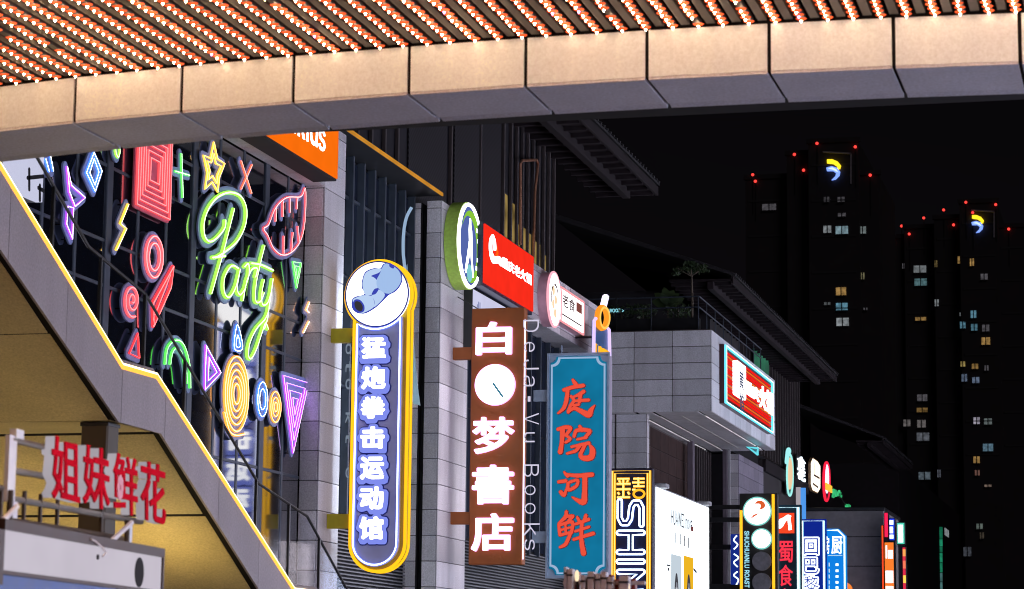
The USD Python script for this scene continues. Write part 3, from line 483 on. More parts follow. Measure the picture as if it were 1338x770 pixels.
for z in np.arange(2.6, 4.98, .075):
    hall.part('louvre_slat', hexa([(XC2, 55.95, z), (XC2, 68.9, z), (XC2+.06, 55.95, z-.02), (XC2+.06, 68.9, z-.02), (XC2, 55.95, z+.022), (XC2, 68.9, z+.022), (XC2+.06, 55.95, z+.008), (XC2+.06, 68.9, z+.008)]), LOUVRE)
# set-back upper storey: perforated screens, fins, warm windows
XU = -16.45
hall.part('upper_wall', box(-21, XU-.05, 40, 68.8, 12.4, 17.5), pbr('upper_wall_dark', (0.014, 0.013, 0.018), 0.8, spec=.2))
hall.part('parapet', box(-17.0, XU-.05, 26, 46.6, 12.38, 12.7), METAL)
SCREEN = usdkit.material(stage, '/World/Looks/perforated_screen', {'g': ('texture_coordinate', {}), 'm': ('mapping', {'rotation': (0.6, 0, 0)}),
    'w': ('wave_texture', {'scale': 3.0, 'bands_direction': 'z'}), 'n': ('noise_texture', {'scale': 2.0}), 'r': ('rgb_ramp', {'ramp': [(0.3, (0.003, 0.0025, 0.004)), (0.7, (0.030, 0.026, 0.034))]}),
    'p': ('principled_bsdf', {'roughness': 0.5, 'metallic': 0.3})}, [('g.object', 'm.vector'), ('m.vector', 'w.vector'), ('w.fac', 'r.fac'), ('r.color', 'p.base_color')], surface='p.BSDF')
for a, b in ((54.0, 57.2), (57.9, 60.2), (60.3, 62.4)):
    hall.part('screen_panel', cbox(XU-.04, XU, a, b, 12.42, 17.3, .01), SCREEN)
for y in list(np.arange(46.2, 53.9, .98)) + [57.5, 60.25, 62.6] + list(np.arange(63.4, 68.8, .62)):
    hall.part('facade_fin', cbox(XU-.04, XU+.05, y-.045, y+.045, 12.42, 17.4, .01), FIN)
WARMW = em((0.50, 0.34, 0.11), 0.75, 0.8)
for a, b, h in ((62.75, 63.2, 14.4), (63.6, 64.3, 14.3), (64.5, 65.2, 13.85), (65.3, 66.0, 13.8), (66.2, 66.9, 13.7), (67.1, 67.6, 13.5)):
    hall.part('lit_window', box(XU-.045, XU-.02, a, b, 12.5, h), WARMW)
cop = pbr('copper_pipe', (0.45, 0.22, 0.14), 0.35, 0.7)
hall.part('copper_frame', tube([onX(x, y, XU+.22) for x, y in ((697, 335), (699, 250), (703, 214), (701, 209), (682, 210), (680, 214), (680, 320))], .04), cop)
# eaves of the upper storey
XE = -14.6
def eave(t, y0, y1, xe, z, xi, back=1.0):
    t.part('eave_soffit', hexa([(xi, y0, z), (xe, y0, z-.02), (xi, y1, z), (xe, y1, z-.02), (xi, y0, z+.1), (xe, y0, z+.06), (xi, y1, z+.1), (xe, y1, z+.06)]), WOOD)
    t.part('fascia_board', cbox(xe-.05, xe+.05, y0, y1+.15, z-.12, z+.17, .015), WOOD)
    t.part('eave_beam', cbox(xe-.95, xe-.70, y0, y1-.5, z-.30, z-.02, .02), WOOD)
    for y in np.arange(y0+.3, y1, .85): t.part('rafter', cbox(xi+.02, xe-.06, y-.06, y+.06, z-.14, z-.005, .01), WOOD)
    t.part('roof_slope', hexa([(xe+.12, y0, z+.16), (xe+.12, y1, z+.16), (xi-4.5, y0, z+2.6), (xi-4.5, y1, z+2.6), (xe+.12, y0, z+.22), (xe+.12, y1, z+.22), (xi-4.5, y0, z+2.75), (xi-4.5, y1, z+2.75)]), TILE)
    for y in np.arange(y0+.15, y1, .42): t.part('tile_ridge', tube([(xe+.14, y, z+.24), (xi-4.5, y, z+2.78)], .06, sides=5), TILE)
yE = onX(857, 250, XE)
eave(hall, 50, yE[1], XE, yE[2], XU-.05)
hall.part('gable_wall', box(-21, XU-.06, 66.5, 68.7, 17.4, 17.9), WOOD)

# ================================================================== corner building with the cantilevered white box
cb = Thing('corner_building', 'white stone box building cantilevered over a dark recess beside the red neon sign', 'building', (-18, 95, 0))
YB0, YB1, ZB0, ZB1 = 89.45, 105.2, 11.38, 14.40
cb.part('box_core', box(-24, XF-.04, YB0+.04, YB1, ZB0+.03, ZB1-.02), JOINT)
us = [XF-.035-1.44*i for i in range(6)][::-1]
zs = np.linspace(ZB0, ZB1, 6)
for a, b in zip(us[:-1], us[1:]):
    for za, zb in zip(zs[:-1], zs[1:]): cb.part('stone_panel', cbox(a+.012, b-.012, YB0, YB0+.035, za+.012, zb-.012, .008), STONE_WHITE)
ys_ = np.linspace(YB0, YB1, 13)
for a, b in zip(ys_[:-1], ys_[1:]):
    for za, zb in zip(zs[:-1], zs[1:]): cb.part('stone_panel', cbox(XF-.035, XF, a+.012, b-.012, za+.012, zb-.012, .008), STONE_WHITE)
SOF = pbr('box_soffit', (0.66, 0.65, 0.68), 0.4, 0.05, rand=0.06, speck=0.12)
for a, b in zip(ys_[:-1], ys_[1:]):
    for xa, xb in ((-19.4, -18.42), (-18.28, -17.74), (-17.62, -16.02), (-15.94, -15.51)):
        cb.part('soffit_panel', cbox(xa+.01, xb-.01, a+.01, b-.01, ZB0-.005, ZB0+.025, .005), SOF)
for xx, w, s in ((-18.35, .018, .8), (-17.68, .014, .6), (-16.85, .008, .3), (-15.98, .02, .9)):
    cb.part('soffit_light_line', box(xx-w, xx+w, YB0+1.4, YB1-.9, ZB0-.02, ZB0-.0055), em((0.95, 0.93, 1.0), s, 0.4))
# lower storeys: end pier, recess, columns
cb.part('pier_core', box(-20.6, -18.03, 89.9, 90.28, 0, ZB0), JOINT)
stone_wall(cb, None, -20.6, -19.2, 0, ZB0-.01, 89.86, 1.4, axis='y', mat=STONE_WHITE)
stone_wall(cb, None, -19.2, -18.03, 0, ZB0-.01, 89.86, 1.2, axis='y', mat=STONE_WHITE)
stone_wall(cb, None, 89.86, 90.3, 0, ZB0-.01, -18.0, .5, mat=STONE)
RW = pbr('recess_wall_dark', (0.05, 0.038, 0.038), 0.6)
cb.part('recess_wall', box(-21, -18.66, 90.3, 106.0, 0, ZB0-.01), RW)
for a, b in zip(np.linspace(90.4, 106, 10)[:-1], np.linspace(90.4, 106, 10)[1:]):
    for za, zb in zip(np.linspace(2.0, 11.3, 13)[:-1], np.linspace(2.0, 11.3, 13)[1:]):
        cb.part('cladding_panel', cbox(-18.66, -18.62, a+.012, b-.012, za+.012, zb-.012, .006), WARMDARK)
COLM = pbr('recess_column', (.13, .105, .135), .7)
cb.part('column', cbox(-18.44, -18.20, 100.5, 100.9, 0, ZB0-.006, .02), COLM)
cb.part('column', cbox(-17.62, -17.44, 104.3, 104.6, 0, ZB0-.006, .02), COLM)
cb.part('column', cbox(-17.40, -17.30, 104.3, 104.45, 0, ZB0-.006, .01), GREY_P)
for y in np.arange(102.0, 105.8, .55): cb.part('louvre_fin', cbox(-18.6, -18.3, y, y+.1, 2, ZB0-.05, .01), FIN)
# pier beyond the recess and the next dark frontage
XG = -17.2
cb.part('pier_core', box(-19.5, XG-.04, 106.03, 113.0, 0, 11.33), JOINT)
stone_wall(cb, None, -17.75, XG-.03, 0, 11.33, 106.0, .6, axis='y', mat=STONE)
stone_wall(cb, None, 106.0, 113.0, 0, 11.33, XG, 1.4, mat=pbr('dusky_stone', (.22, .20, .26), .65, var=.15, bump=.2, rand=.2, speck=.2))
bt, bb_ = onX(1036, 622, XG)[2], onX(1036, 634, XG)[2]
cb.part('frontage', box(-20, XG-.06, 113.0, 127.9, 0, 11.7), pbr('frontage_dark', (0.03, 0.024, 0.026), 0.8))
cb.part('frontage_beam', cbox(XG-.06, XG+.12, 113.02, 127.6, bb_-.1, bt, .02), WOOD)
# roof terrace: rail, planting, upper storey and eaves
cb.part('terrace_floor', box(-24, XF-.06, YB0+.06, YB1, ZB1-.015, ZB1+.03), STONE_DARK)
cb.part('planter', box(-23, -16.1, 90.0, 90.5, ZB1+.03, ZB1+.55), METAL)
za, zb = ZB1+1.32, ZB1+.92
for z in (za, zb): cb.part('terrace_rail', tube([(-23.5, 89.9, z), (-16.05, 89.9, z), (-16.05, 105.0, z)], .028), MULLION)
for xx in np.arange(-23.2, -16, 1.78): cb.part('rail_post', rod((xx, 89.9, ZB1+.02), (xx, 89.9, za), .02), MULLION)
for yy in np.arange(91.5, 105.0, 1.9): cb.part('rail_post', rod((-16.05, yy, ZB1+.02), (-16.05, yy, za), .02), MULLION)
cb.part('upper_wall', box(-24, -17.4, 100.0, 126, ZB1, 17.6), pbr('upper_wall_dark2', (0.02, 0.018, 0.022), 0.7))
for y in np.arange(107.5, 126, .85): cb.part('facade_fin', cbox(-17.4, -17.2, y-.06, y+.06, 11.9, 17.5, .01), FIN)
cb.part('upper_wall', box(-24, -17.42, 105.3, 126, 11.4, ZB1+.01), BLACK)
e2 = onX(1092, 496, -15.0)
eave(cb, 91.0, e2[1], -15.0, e2[2], -17.4)
GREENC = pbr('green_cloth', (0.02, 0.24, 0.10), 0.7, var=0.4, scale=2.0, bump=0.3, bscale=6)
gl = Thing('green_banner', 'green lit cloth hanging behind the top corner of the red neon sign', 'banner', (-16.9, 104, 14.4))
pts = [onX(x, y, -17.0) for x, y in ((988, 455), (1008, 459), (1008, 510), (990, 500))]
FG = FX(-17.15)
gl.part('cloth', slab(Polygon([(p[1], p[2]) for p in pts]), FG, 0, .03), GREENC)
gl.part('cloth_pole', rod((-17.16, pts[1][1], 14.2), (-17.16, pts[1][1], 16.9), .03), METAL)

# ================================================================== farther buildings
endw = Thing('end_wall_building', 'plain grey end wall of a low building beyond the blue signs', 'building', (-18, 132, 0))
p0 = onY(1110, 668, 128.0); p1 = onY(1154, 668, 128.0)
endw.part('wall', box(-26, p1[0], 128, 136, 0, p0[2]), pbr('end_wall_grey', (0.20, 0.19, 0.205), 0.7, bump=0.2, bscale=10))
endw.part('coping', cbox(-26.1, p1[0]+.08, 127.92, 136.1, p0[2], p0[2]+.2, .03), METAL)
for z in np.arange(1.5, p0[2]-.5, 1.5): endw.part('wall_joint', box(-26, p1[0], 127.985, 128, z, z+.04), JOINT)
DIMW = pbr('dim_wall', (.018, .015, .017), .9, spec=.1)
rb = Thing('hip_roof_building', 'dark low building with a long tiled eave running behind the end wall', 'building', (-19, 190, 0))
rb.part('wall', box(-27, -17.2, 176, 232, 0, 17), DIMW)
e3 = onX(1191, 611, -15.6)
eave(rb, 150, e3[1], -15.6, e3[2], -17.2)
rb.part('lit_window', box(-17.2, -17.15, 215, 219, 14.2, 14.8), em((0.6, 0.66, 0.7), 0.5, 0.8))
q0 = onY(1185, 706, 235.0); q1 = onY(1230, 708, 235.0)
rb2 = Thing('far_shop_building', 'distant dim frontage between the far neon signs and the green light column', 'building', (-14, 240, 0))
rb2.part('wall', box(q0[0]-6, q1[0], 235, 260, 0, q0[2]), DIMW)
rb2.part('cornice', box(q0[0]-6.2, q1[0]+.2, 234.8, 236, q0[2], q0[2]+1.0), pbr('far_cornice', (0.16, 0.17, 0.20), 0.6))

def win(t, x, y, w, h, Y, col, s, base='window'):
    F = FY(Y); a, b = F.px(x-w/2, y+h/2), F.px(x+w/2, y-h/2)
    m = (a[0]+b[0])/2
    fr = t.part('window', slab(sbox(a[0], a[1], b[0], b[1]), F, 0, .12), em(col, round(s*.68, 3), 0.65))
    t.part('window_bar', slab(sbox(m-.09, a[1], m+.09, b[1]), F, .12, .2), BLACK, parent=fr)
    t.part('window_bar', slab(sbox(a[0], a[1]-.2, b[0], a[1]), F, .12, .35), TOWER, parent=fr)
COOL, WARM, CYAN, DIM = (0.62, 0.68, 0.72), (0.85, 0.50, 0.16), (0.22, 0.52, 0.70), (0.16, 0.15, 0.17)
def tower(label, Y, blocks, wins, back):
    t = Thing('tower_block', label, 'tower block', (FY(Y).to([FY(Y).px(blocks[0][0], 700)])[0][0], Y, 0))
    F = FY(Y); tops = []
    for x0, x1, yt, dy in blocks:
        a, b = F.px(x0, yt), F.px(x1, yt); top = (a[1]+b[1])/2
        t.part('tower_shaft', box(a[0], b[0], Y-dy, Y+back, 0, top), TOWER)
        t.part('roof_kerb', box(a[0]-.3, b[0]+.3, Y-dy-.3, Y-dy+.5, top, top+.8), TOWER)
        fl = top-4
        n = int((b[0]-a[0])/4.5)
        while fl > 40 and n:
            t.part('floor_band', box(a[0]+.5, b[0]-.5, Y-dy-.12, Y-dy, fl, fl+.35), pbr('floor_band', (0.055, 0.05, 0.055), 0.8)); fl -= 6.2
        tops.append((a[0], b[0], Y-dy, top))
    for x, y, w, h, col, s in wins:
        dy = next((d for x0, x1, yt, d in blocks if x0 <= x <= x1), 0)
        win(t, x, y, w, h, Y-dy, col, s)
    return t
T1 = 420.0; T2 = 470.0
t1 = tower('dark tower block with a glowing yellow and blue emblem on its crown', T1,
    [(974, 1030, 234, 0), (1030, 1060, 206, 2), (1060, 1125, 193, 4), (1125, 1150, 232, 2)],
    [(1005, 271, 18, 9, DIM, .7), (1080, 261, 7, 7, DIM, .5), (1099, 261, 9, 7, DIM, .6), (1100, 281, 10, 5, DIM, .7), (1081, 300, 10, 10, COOL, .55), (1100, 301, 16, 11, (0.45, .68, .78), .7), (1127, 301, 9, 10, (.5, .6, .6), .45),
     (1127, 361, 5, 9, (.5, .45, .25), .5), (1099, 381, 13, 11, WARM, .65), (1081, 397, 8, 4, COOL, .25), (1100, 401, 15, 10, CYAN, .8), (1101, 421, 16, 11, COOL, .7), (1131, 404, 5, 3, DIM, .8)], 25)
t2 = tower('dark farther tower block at the right with a smaller yellow and blue emblem', T2,
    [(1158, 1182, 312, 0), (1182, 1222, 300, 1), (1222, 1256, 290, 3), (1256, 1305, 272, 5), (1305, 1340, 300, 2)],
    [(1181, 348, 4, 7, DIM, .9), (1202, 352, 16, 10, COOL, .42), (1203, 369, 16, 10, (.25, .5, .55), .5), (1223, 345, 3, 9, (.5, .36, .14), .6), (1255, 340, 7, 10, WARM, .6), (1270, 343, 5, 10, WARM, .8), (1286, 362, 9, 8, DIM, .9),
     (1224, 396, 5, 9, COOL, .55), (1203, 417, 14, 5, WARM, .5), (1256, 411, 4, 5, COOL, .3), (1272, 411, 7, 10, CYAN, .75), (1258, 425, 7, 9, CYAN, .6), (1273, 428, 8, 9, CYAN, .5), (1288, 429, 9, 9, DIM, .8), (1288, 446, 11, 10, WARM, .7),
     (1258, 476, 6, 7, (.8, .6, .2), .6), (1274, 479, 8, 7, WARM, .4), (1289, 481, 5, 7, DIM, .9), (1260, 494, 7, 10, (.3, .4, .6), .5), (1275, 497, 9, 8, (.3, .4, .6), .6), (1205, 520, 13, 9, DIM, .9), (1205, 536, 14, 6, WARM, .35),
     (1185, 553, 9, 9, (.4, .36, .36), .5), (1204, 554, 11, 10, (.4, .36, .36), .5), (1206, 571, 16, 11, (.25, .27, .32), .6), (1276, 550, 8, 9, (.75, .7, .85), .8), (1291, 551, 10, 8, (.3, .36, .36), .6), (1291, 585, 13, 10, (.25, .45, .6), .6),
     (1276, 601, 8, 9, WARM, .6), (1277, 618, 6, 7, (.5, .25, .2), .5), (1208, 622, 15, 10, (.25, .32, .38), .6), (1227, 619, 4, 10, (.3, .32, .4), .5), (1291, 635, 9, 3, (.7, .5, .4), .4),
     (1280, 688, 8, 7, (.4, .5, .45), .4), (1264, 721, 10, 12, (.2, .22, .27), .4), (1283, 700, 5, 8, (.25, .2, .15), .4)], 25)
# beacons: one built, the rest refer to it
bc = UsdGeom.Xform.Define(stage, '/World/Looks/beacon_class') if False else None
BEACON = em((1.0, 0.05, 0.04), 1.8)
def mast_x(x, y, Y, dy):
    p = onY(x, y, Y-dy); return p
first = None
def beacon(x, y, Y, blocks, label, group):
    global first
    dy = next((d for x0, x1, yt, d in blocks if x0 <= x <= x1), 0)
    p = onY(x, y, Y-dy-.3)
    path = numbered('/World', 'roof_beacon')
    X = UsdGeom.Xform.Define(stage, path); X.AddTranslateOp().Set(Gf.Vec3d(*map(float, p)))
    for k, v in (('label', label), ('category', 'beacon'), ('group', group)): X.GetPrim().SetCustomDataByKey(k, v)
    if first is None:
        usdkit.mesh(stage, path+'/lamp', trimesh.creation.icosphere(1, .26), BEACON, smooth=True)
        usdkit.mesh(stage, path+'/bracket', box(-.06, .06, 0, .6, -.06, .06), METAL)
        usdkit.mesh(stage, path+'/mast', box(-.06, .06, .2, .32, -7, -.2), METAL)
        first = path
    else:
        X.GetPrim().GetReferences().AddInternalReference(first); X.GetPrim().SetInstanceable(True)
B1 = [(974, 1030, 234, 0), (1030, 1060, 206, 2), (1060, 1125, 193, 4), (1125, 1150, 232, 2)]
B2 = [(1158, 1182, 312, 0), (1182, 1222, 300, 1), (1222, 1256, 290, 3), (1256, 1305, 272, 5), (1305, 1340, 300, 2)]
G1, G2 = 'red lights on the larger emblem tower', 'red lights on the smaller emblem tower'
for x, y, lab in ((983.5, 228.5, 'upper of the close pair of red lights at the left of the nearer tower'), (987, 237, 'lower of the close pair of red lights at the left of the nearer tower'), (1038, 202, 'red roof light on the left shoulder of the nearer tower'),
                  (1050, 222.5, 'red light left of the larger emblem and a little below its shoulder'), (1067.5, 187.5, 'red light above and left of the larger emblem'), (1117.5, 192, 'red light above and right of the larger emblem'), (1137, 229, 'red light at the right edge of the nearer tower')):
    beacon(x, y, T1, B1, lab, G1)
for x, y, lab in ((1165, 313.5, 'lowest red light at the far left of the farther tower'), (1188, 306, 'second lowest red light on the left of the farther tower'), (1178, 295.5, 'red light at the left shoulder corner of the farther tower'), (1207, 285, 'red light midway along the stepped crown of the farther tower'),
                  (1233, 274.5, 'red light on the step left of the smaller emblem crown'), (1246, 294, 'red light left of the smaller emblem at its own height'), (1262, 264.5, 'topmost red light above the smaller emblem'), (1271, 278, 'red light just over the left end of the smaller emblem'),
                  (1301, 267.5, 'red light above and right of the smaller emblem'), (1318, 299.5, 'red light at the right edge of the farther tower')):
    beacon(x, y, T2, B2, lab, G2)
def emblem(x, y, s, Y, label):
    F = FY(Y)
    def P(pts): return np.array([F.px(x+a*s, y+b*s) for a, b in pts])
    t = Thing('tower_emblem', label, 'emblem sign', F.to([F.px(x, y)])[0])
    up = P([(-9, -12), (-2, -12), (5, -9), (9, -4), (8, 0), (5, 1), (4, -3), (-1, -6), (-9, -7)])
    dn = P([(-10, -1), (-3, -3), (4, -1), (8, 4), (7, 9), (2, 14), (-3, 15), (2, 10), (3, 6), (-1, 3), (-9, 3)])
    t.part('yellow_stroke', slab(Polygon(up).buffer(0), F, 0, .5), em((1.0, 0.72, 0.02), 1.5))
    t.part('blue_stroke', slab(Polygon(dn).buffer(0), F, 0, .5), em((0.20, 0.34, 1.0), 1.4))
    hi = P([(-8, 0), (-2, -1.5), (3, 1), (6, 5), (3, 4), (-2, 1.5)])
    t.part('pale_stroke', slab(Polygon(hi).buffer(0), F, .5, .55), em((0.6, 0.75, 1.0), 1.3))
emblem(1090, 221, 1.0, T1-4, 'larger yellow and blue curved emblem on the nearer tower crown')
emblem(1278, 292, .85, T2-5, 'smaller yellow and blue curved emblem on the farther right tower')
for t, Y, (x0, y0, x1, y1) in ((t1, T1-4, (1076, 199, 1112, 240)), (t2, T2-5, (1270, 275, 1299, 310))):
    F = FY(Y); a, b, c = F.px(x0, y0), F.px(x1, y0+2), F.px(x1, y1)
    t.part('crown_trim', slab(LineString([a, b]).buffer(.12), F, 0, .25), pbr('crown_trim', (0.5, 0.45, 0.5), 0.6))
    t.part('crown_trim', slab(LineString([b, c]).buffer(.12), F, 0, .25), pbr('crown_trim', (0.5, 0.45, 0.5), 0.6))

# ================================================================== unseen other side of the street, bright shop windows added as fill light
op = Thing('opposite_arcade', 'unseen row of shops opposite, its bright windows added to light the street', 'building', (13, 60, 0))
op.part('wall', box(13.3, 20, 12, 156, 0, 12), STONE_DARK)
op.part('cornice', cbox(12.9, 13.5, 12, 156, 11.6, 12.1, .03), STONE)
SHOP_FILL = [em((.80, .84, 1.0), 7.0, .4), em((.98, .86, .90), 6.5, .4), em((.62, .74, 1.0), 8.0, .4), em((.88, .76, 1.0), 6.5, .4)]  # unseen windows, added bright to fill the stone and soffits with light
for i, y in enumerate(np.arange(13.0, 150, 6.0)):
    op.part('pier', cbox(12.95, 13.3, y-.5, y+.5, 0, 11.6, .03), STONE)
    for j, (za, zb) in enumerate(((.5, 3.5), (4.6, 7.6))):
        w_ = op.part('shop_window', box(13.2, 13.29, y+.7, y+5.3, za, zb), SHOP_FILL[(i+2*j) % 4])
        for k_ in (1, 2): op.part('window_bar', box(13.14, 13.2, y+.7+4.6*k_/3-.05, y+.7+4.6*k_/3+.05, za, zb), METAL, parent=w_)
        op.part('window_bar', box(13.14, 13.2, y+.7, y+5.3, za-.12, za-.002), METAL, parent=w_)
# ================================================================== neon figures on the glass hall
XN = -15.84
FN = FX(XN)
PINK, RED, GREEN, LIME, ORANGE, YEL, PURP, BLUE, PEACH = (1.0, .10, .12), (1.0, .04, .05), (.12, 1.0, .10), (.36, 1.0, .08), (1.0, .36, .05), (1.0, .55, .06), (.45, .08, 1.0), (.08, .24, 1.0), (1.0, .45, .18)
def z4(*p): return [(x/2.9615, y/2.9615+160) for x, y in p]
def z5(*p): return [(x/2.9615+200, y/2.9615+160) for x, y in p]
def z6(*p): return [(x/2.9615+200, y/2.9615+380) for x, y in p]
def white(c, k=.6): return tuple(a+(1-a)*k for a in c)
def neon(name, label, cat_, col, lines, r=.026, pad=.085, s=1.75, core=.5, F=FN, group=None, back=ACRYL, studs=True, depth=.03, fill=False, raw=False):
    """lines: (points in photo pixels, closed, smooth) bent glass tubes on a shaped clear backplate held off the glass by studs"""
    r = r*.72; L = []
    for pts, closed, smooth in lines:
        q = np.array(pts) if raw else np.array([F.px(*p) for p in pts])
        if smooth: q = curve(q, closed)
        L.append((q, closed))
    sh = unary_union([(LineString(np.vstack([q, q[:1]])) if c else LineString(q)).buffer(pad, 4) for q, c in L])
    if fill: sh = unary_union([Polygon(g.exterior) for g in getattr(sh, 'geoms', [sh])])
    sh = sh.simplify(.006)
    cx, cz = np.mean(np.vstack([q for q, c in L]), 0)
    t = Thing(name, label, cat_, F.to([(cx, cz)])[0], group)
    bp = t.part('backplate', slab(sh, F, 0, depth), back)
    for q, c in L:
        tb = t.part('tube', tube(F.to(q, depth+r*1.05), r, c), em(col, s))
        t.part('glow_core', tube(F.to(q, depth+r*1.75), r*.42, c, sides=6), em(white(col, core), s*1.7), parent=tb)
    if studs:
        pts = np.vstack([q for q, c in L]); ids = sorted({int(np.argmin(pts[:, 0]+pts[:, 1])), int(np.argmax(pts[:, 0]+pts[:, 1])), int(np.argmax(pts[:, 0]-pts[:, 1]))})
        for i in ids:
            p = F.to([pts[i]])[0]; t.part('stud', rod(p+F.n*.001, p-F.n*.062, .012), METAL, parent=bp)
    return t
def C(*pts): return (list(pts), True, False)
def O(*pts): return (list(pts), False, False)
def SC(*pts): return (list(pts), True, True)
def SO(*pts): return (list(pts), False, True)
N = 'neon figure'
neon('neon_diamond', 'blue white neon diamond outline on the glass hall', N, BLUE, [C((118, 199.5), (128.5, 224), (119.5, 250.5), (108, 226)), C((118, 208), (124.3, 225), (119, 242), (112.3, 226))], core=.75)
neon('neon_bolt', 'violet neon lightning bolt with an arrow bend, left of the blue diamond', N, PURP, [C(*z4((246, 172), (262, 245), (316, 292), (276, 326), (254, 268))), C(*z4((248, 325), (270, 332), (266, 452), (243, 394)))], core=.6)
neon('neon_drop', 'green neon tip half hidden under the canopy edge', N, LIME, [SC((148, 186), (152, 196), (150, 206), (146.5, 198))])
cy_, cz_ = FN.px(197.5, 224)
hw = abs(FN.px(217, 287)[0]-FN.px(173, 268)[0])/2; hz = cz_-FN.px(195, 278)[1]
neon('neon_square', 'large pink red neon square of nested rectangles', N, PINK, [([(cy_-hw*k, cz_-hz*k), (cy_+hw*k, cz_-hz*k), (cy_+hw*k, cz_+hz*k), (cy_-hw*k, cz_+hz*k)], True, False) for k in (.98, .84, .70, .56, .42, .27)], raw=True, fill=True, r=.034, pad=.06, core=.2, s=1.15, back=pbr('pink_backplate', (.55, .09, .15), .5))
neon('neon_plus', 'green neon plus sign between the pink square and the star', N, GREEN, [O((233, 201), (234.8, 259)), O((224.8, 224), (243.5, 229.5))], core=.55)
neon('neon_star', 'orange neon five pointed star, outline in outline', N, YEL, [C(*z5((224, 78), (238, 142), (266, 160), (245, 212), (239, 270), (218, 232), (190, 258), (199, 196), (184, 128), (211, 140))), C(*z5((223, 122), (232, 160), (252, 170), (237, 205), (234, 236), (219, 208), (203, 222), (208, 187), (198, 150), (214, 156)))], core=.25)
neon('neon_cross', 'red orange neon letter X shape right of the star', N, (1, .14, .07), [O(*z5((330, 150), (370, 275))), O(*z5((372, 165), (330, 258)))], core=.3)
leaf = [(578, 258), (560, 288), (505, 292), (462, 332), (436, 395), (416, 412), (432, 438), (455, 488), (490, 514), (530, 498), (563, 448), (577, 370)]
neon('neon_leaf', 'pink neon leaf with blue tipped ribs along both edges', N, PINK, [SC(*z5(*leaf))] + [O(*z5(a, b)) for a, b in (((466, 332), (463, 384)), ((491, 306), (491, 366)), ((520, 296), (520, 350)), ((548, 292), (546, 336)), ((494, 510), (495, 440)), ((524, 500), (530, 426)), ((554, 462), (549, 402)))], core=.45)
neon('neon_triangle', 'small green neon triangle under the leaf', N, GREEN, [C(*z5((531, 540), (563, 545), (545, 640))), C(*z5((539, 556), (555, 559), (546, 607)))], core=.5)
neon('neon_bolt', 'peach coloured neon zigzag beside the stone pier', N, PEACH, [O(*z6((605, 12), (580, 75), (602, 95), (570, 162)))], core=.65, r=.034)
neon('neon_bolt', 'yellow neon zigzag left of the red ring', N, YEL, [O(*z4((482, 318), (452, 392), (474, 412), (436, 494)))], core=.45, r=.034)
party = [SO(*z5((262, 378), (258, 410), (228, 448), (200, 462), (181, 440), (178, 390), (196, 335), (232, 290), (280, 272), (322, 288), (343, 335), (338, 400), (308, 460), (262, 500), (222, 525))),
         SO(*z5((296, 335), (278, 405), (248, 520), (208, 662))), O(*z5((212, 524), (262, 518))),
         SO(*z5((312, 566), (285, 556), (258, 600), (256, 655), (275, 678), (300, 640), (318, 570), (306, 640), (318, 668), (340, 640))),
         SO(*z5((336, 560), (350, 548), (352, 590), (338, 640), (330, 690))), SO(*z5((342, 620), (362, 572), (384, 566), (378, 600))),
         SO(*z5((414, 478), (398, 540), (380, 625), (378, 690), (396, 694), (412, 660))), SO(*z5((362, 546), (400, 552), (448, 574))),
         SO(*z5((412, 610), (402, 660), (404, 704), (424, 700), (440, 650))), SO(*z5((446, 606), (432, 700), (424, 760), (412, 800)))]
party += [SO(*z6((430, 70), (416, 108), (380, 150), (355, 205), (350, 252), (362, 262), (382, 225), (402, 165), (416, 126), (428, 150)))]
neon('neon_lettering', 'lime green neon script reading Party across the glass hall', 'neon lettering', LIME, party, r=.048, pad=.115, s=1.5, core=.5)
neon('neon_drop', 'blue neon drop shape under the script', N, BLUE, [SC(*z6((314, 132), (334, 215), (318, 234), (300, 214))), SC(*z6((315, 172), (324, 212), (316, 220), (308, 210)))], core=.75)
neon('neon_triangle', 'violet neon triangle pointing right behind the handrail', N, PURP, [C(*z6((192, 212), (250, 318), (188, 384))), C(*z6((203, 258), (234, 316), (201, 348)))], core=.6)
def rings(cx, cy, rx, ry, ks): return [(list(map(tuple, ring(cx, cy, rx*k, ry*k, 30))), True, False) for k in ks]
neon('neon_target', 'big orange neon oval of concentric rings', N, ORANGE, rings(304.5, 515, 15.5, 49, (1, .82, .64, .46, .27)) + [SO(*z6((262, 470), (280, 540), (306, 560), (340, 555)))], core=.3, r=.034)
neon('neon_oval', 'blue white neon rounded oval frame right of the big orange oval', N, BLUE, rings(339, 522, 6.6, 22.5, (1, .6)), core=.8)
neon('neon_ring', 'small orange neon double ring beside the nested triangle', N, ORANGE, rings(356.3, 532, 6.8, 20, (1, .62, .3)), core=.3)
tri = np.array(z6((493, 328), (590, 357), (531, 628))); tc = tri.mean(0)
neon('neon_triangle', 'violet neon downward triangle of nested outlines by the pier', N, PURP, [([tuple(tc+(p-tc)*k) for p in tri], True, False) for k in (1, .74, .48, .22)], core=.55, fill=True)
neon('neon_rainbow', 'green neon arch of two bands behind the stair', N, GREEN, [SO(*z6((33, 285), (42, 222), (74, 192), (105, 212), (126, 285), (130, 378))), SO(*z6((52, 285), (60, 240), (78, 222), (98, 245), (112, 300), (118, 360)))], core=.4, r=.034)
sp = [(497/2.9615 - 0 + (1-t/16)*11.5*math.cos(t), 690/2.9615+160 + (1-t/16)*24*math.sin(t)) for t in np.linspace(1.2, 14.5, 48)]
neon('neon_spiral', 'red neon spiral low on the left behind the stair', N, PINK, [(sp, False, False)], core=.15, r=.036)
neon('neon_ring', 'red neon double ring above the spiral', N, PINK, rings(196.8, 336, 11, 27, (1, .66)), core=.2, r=.036)
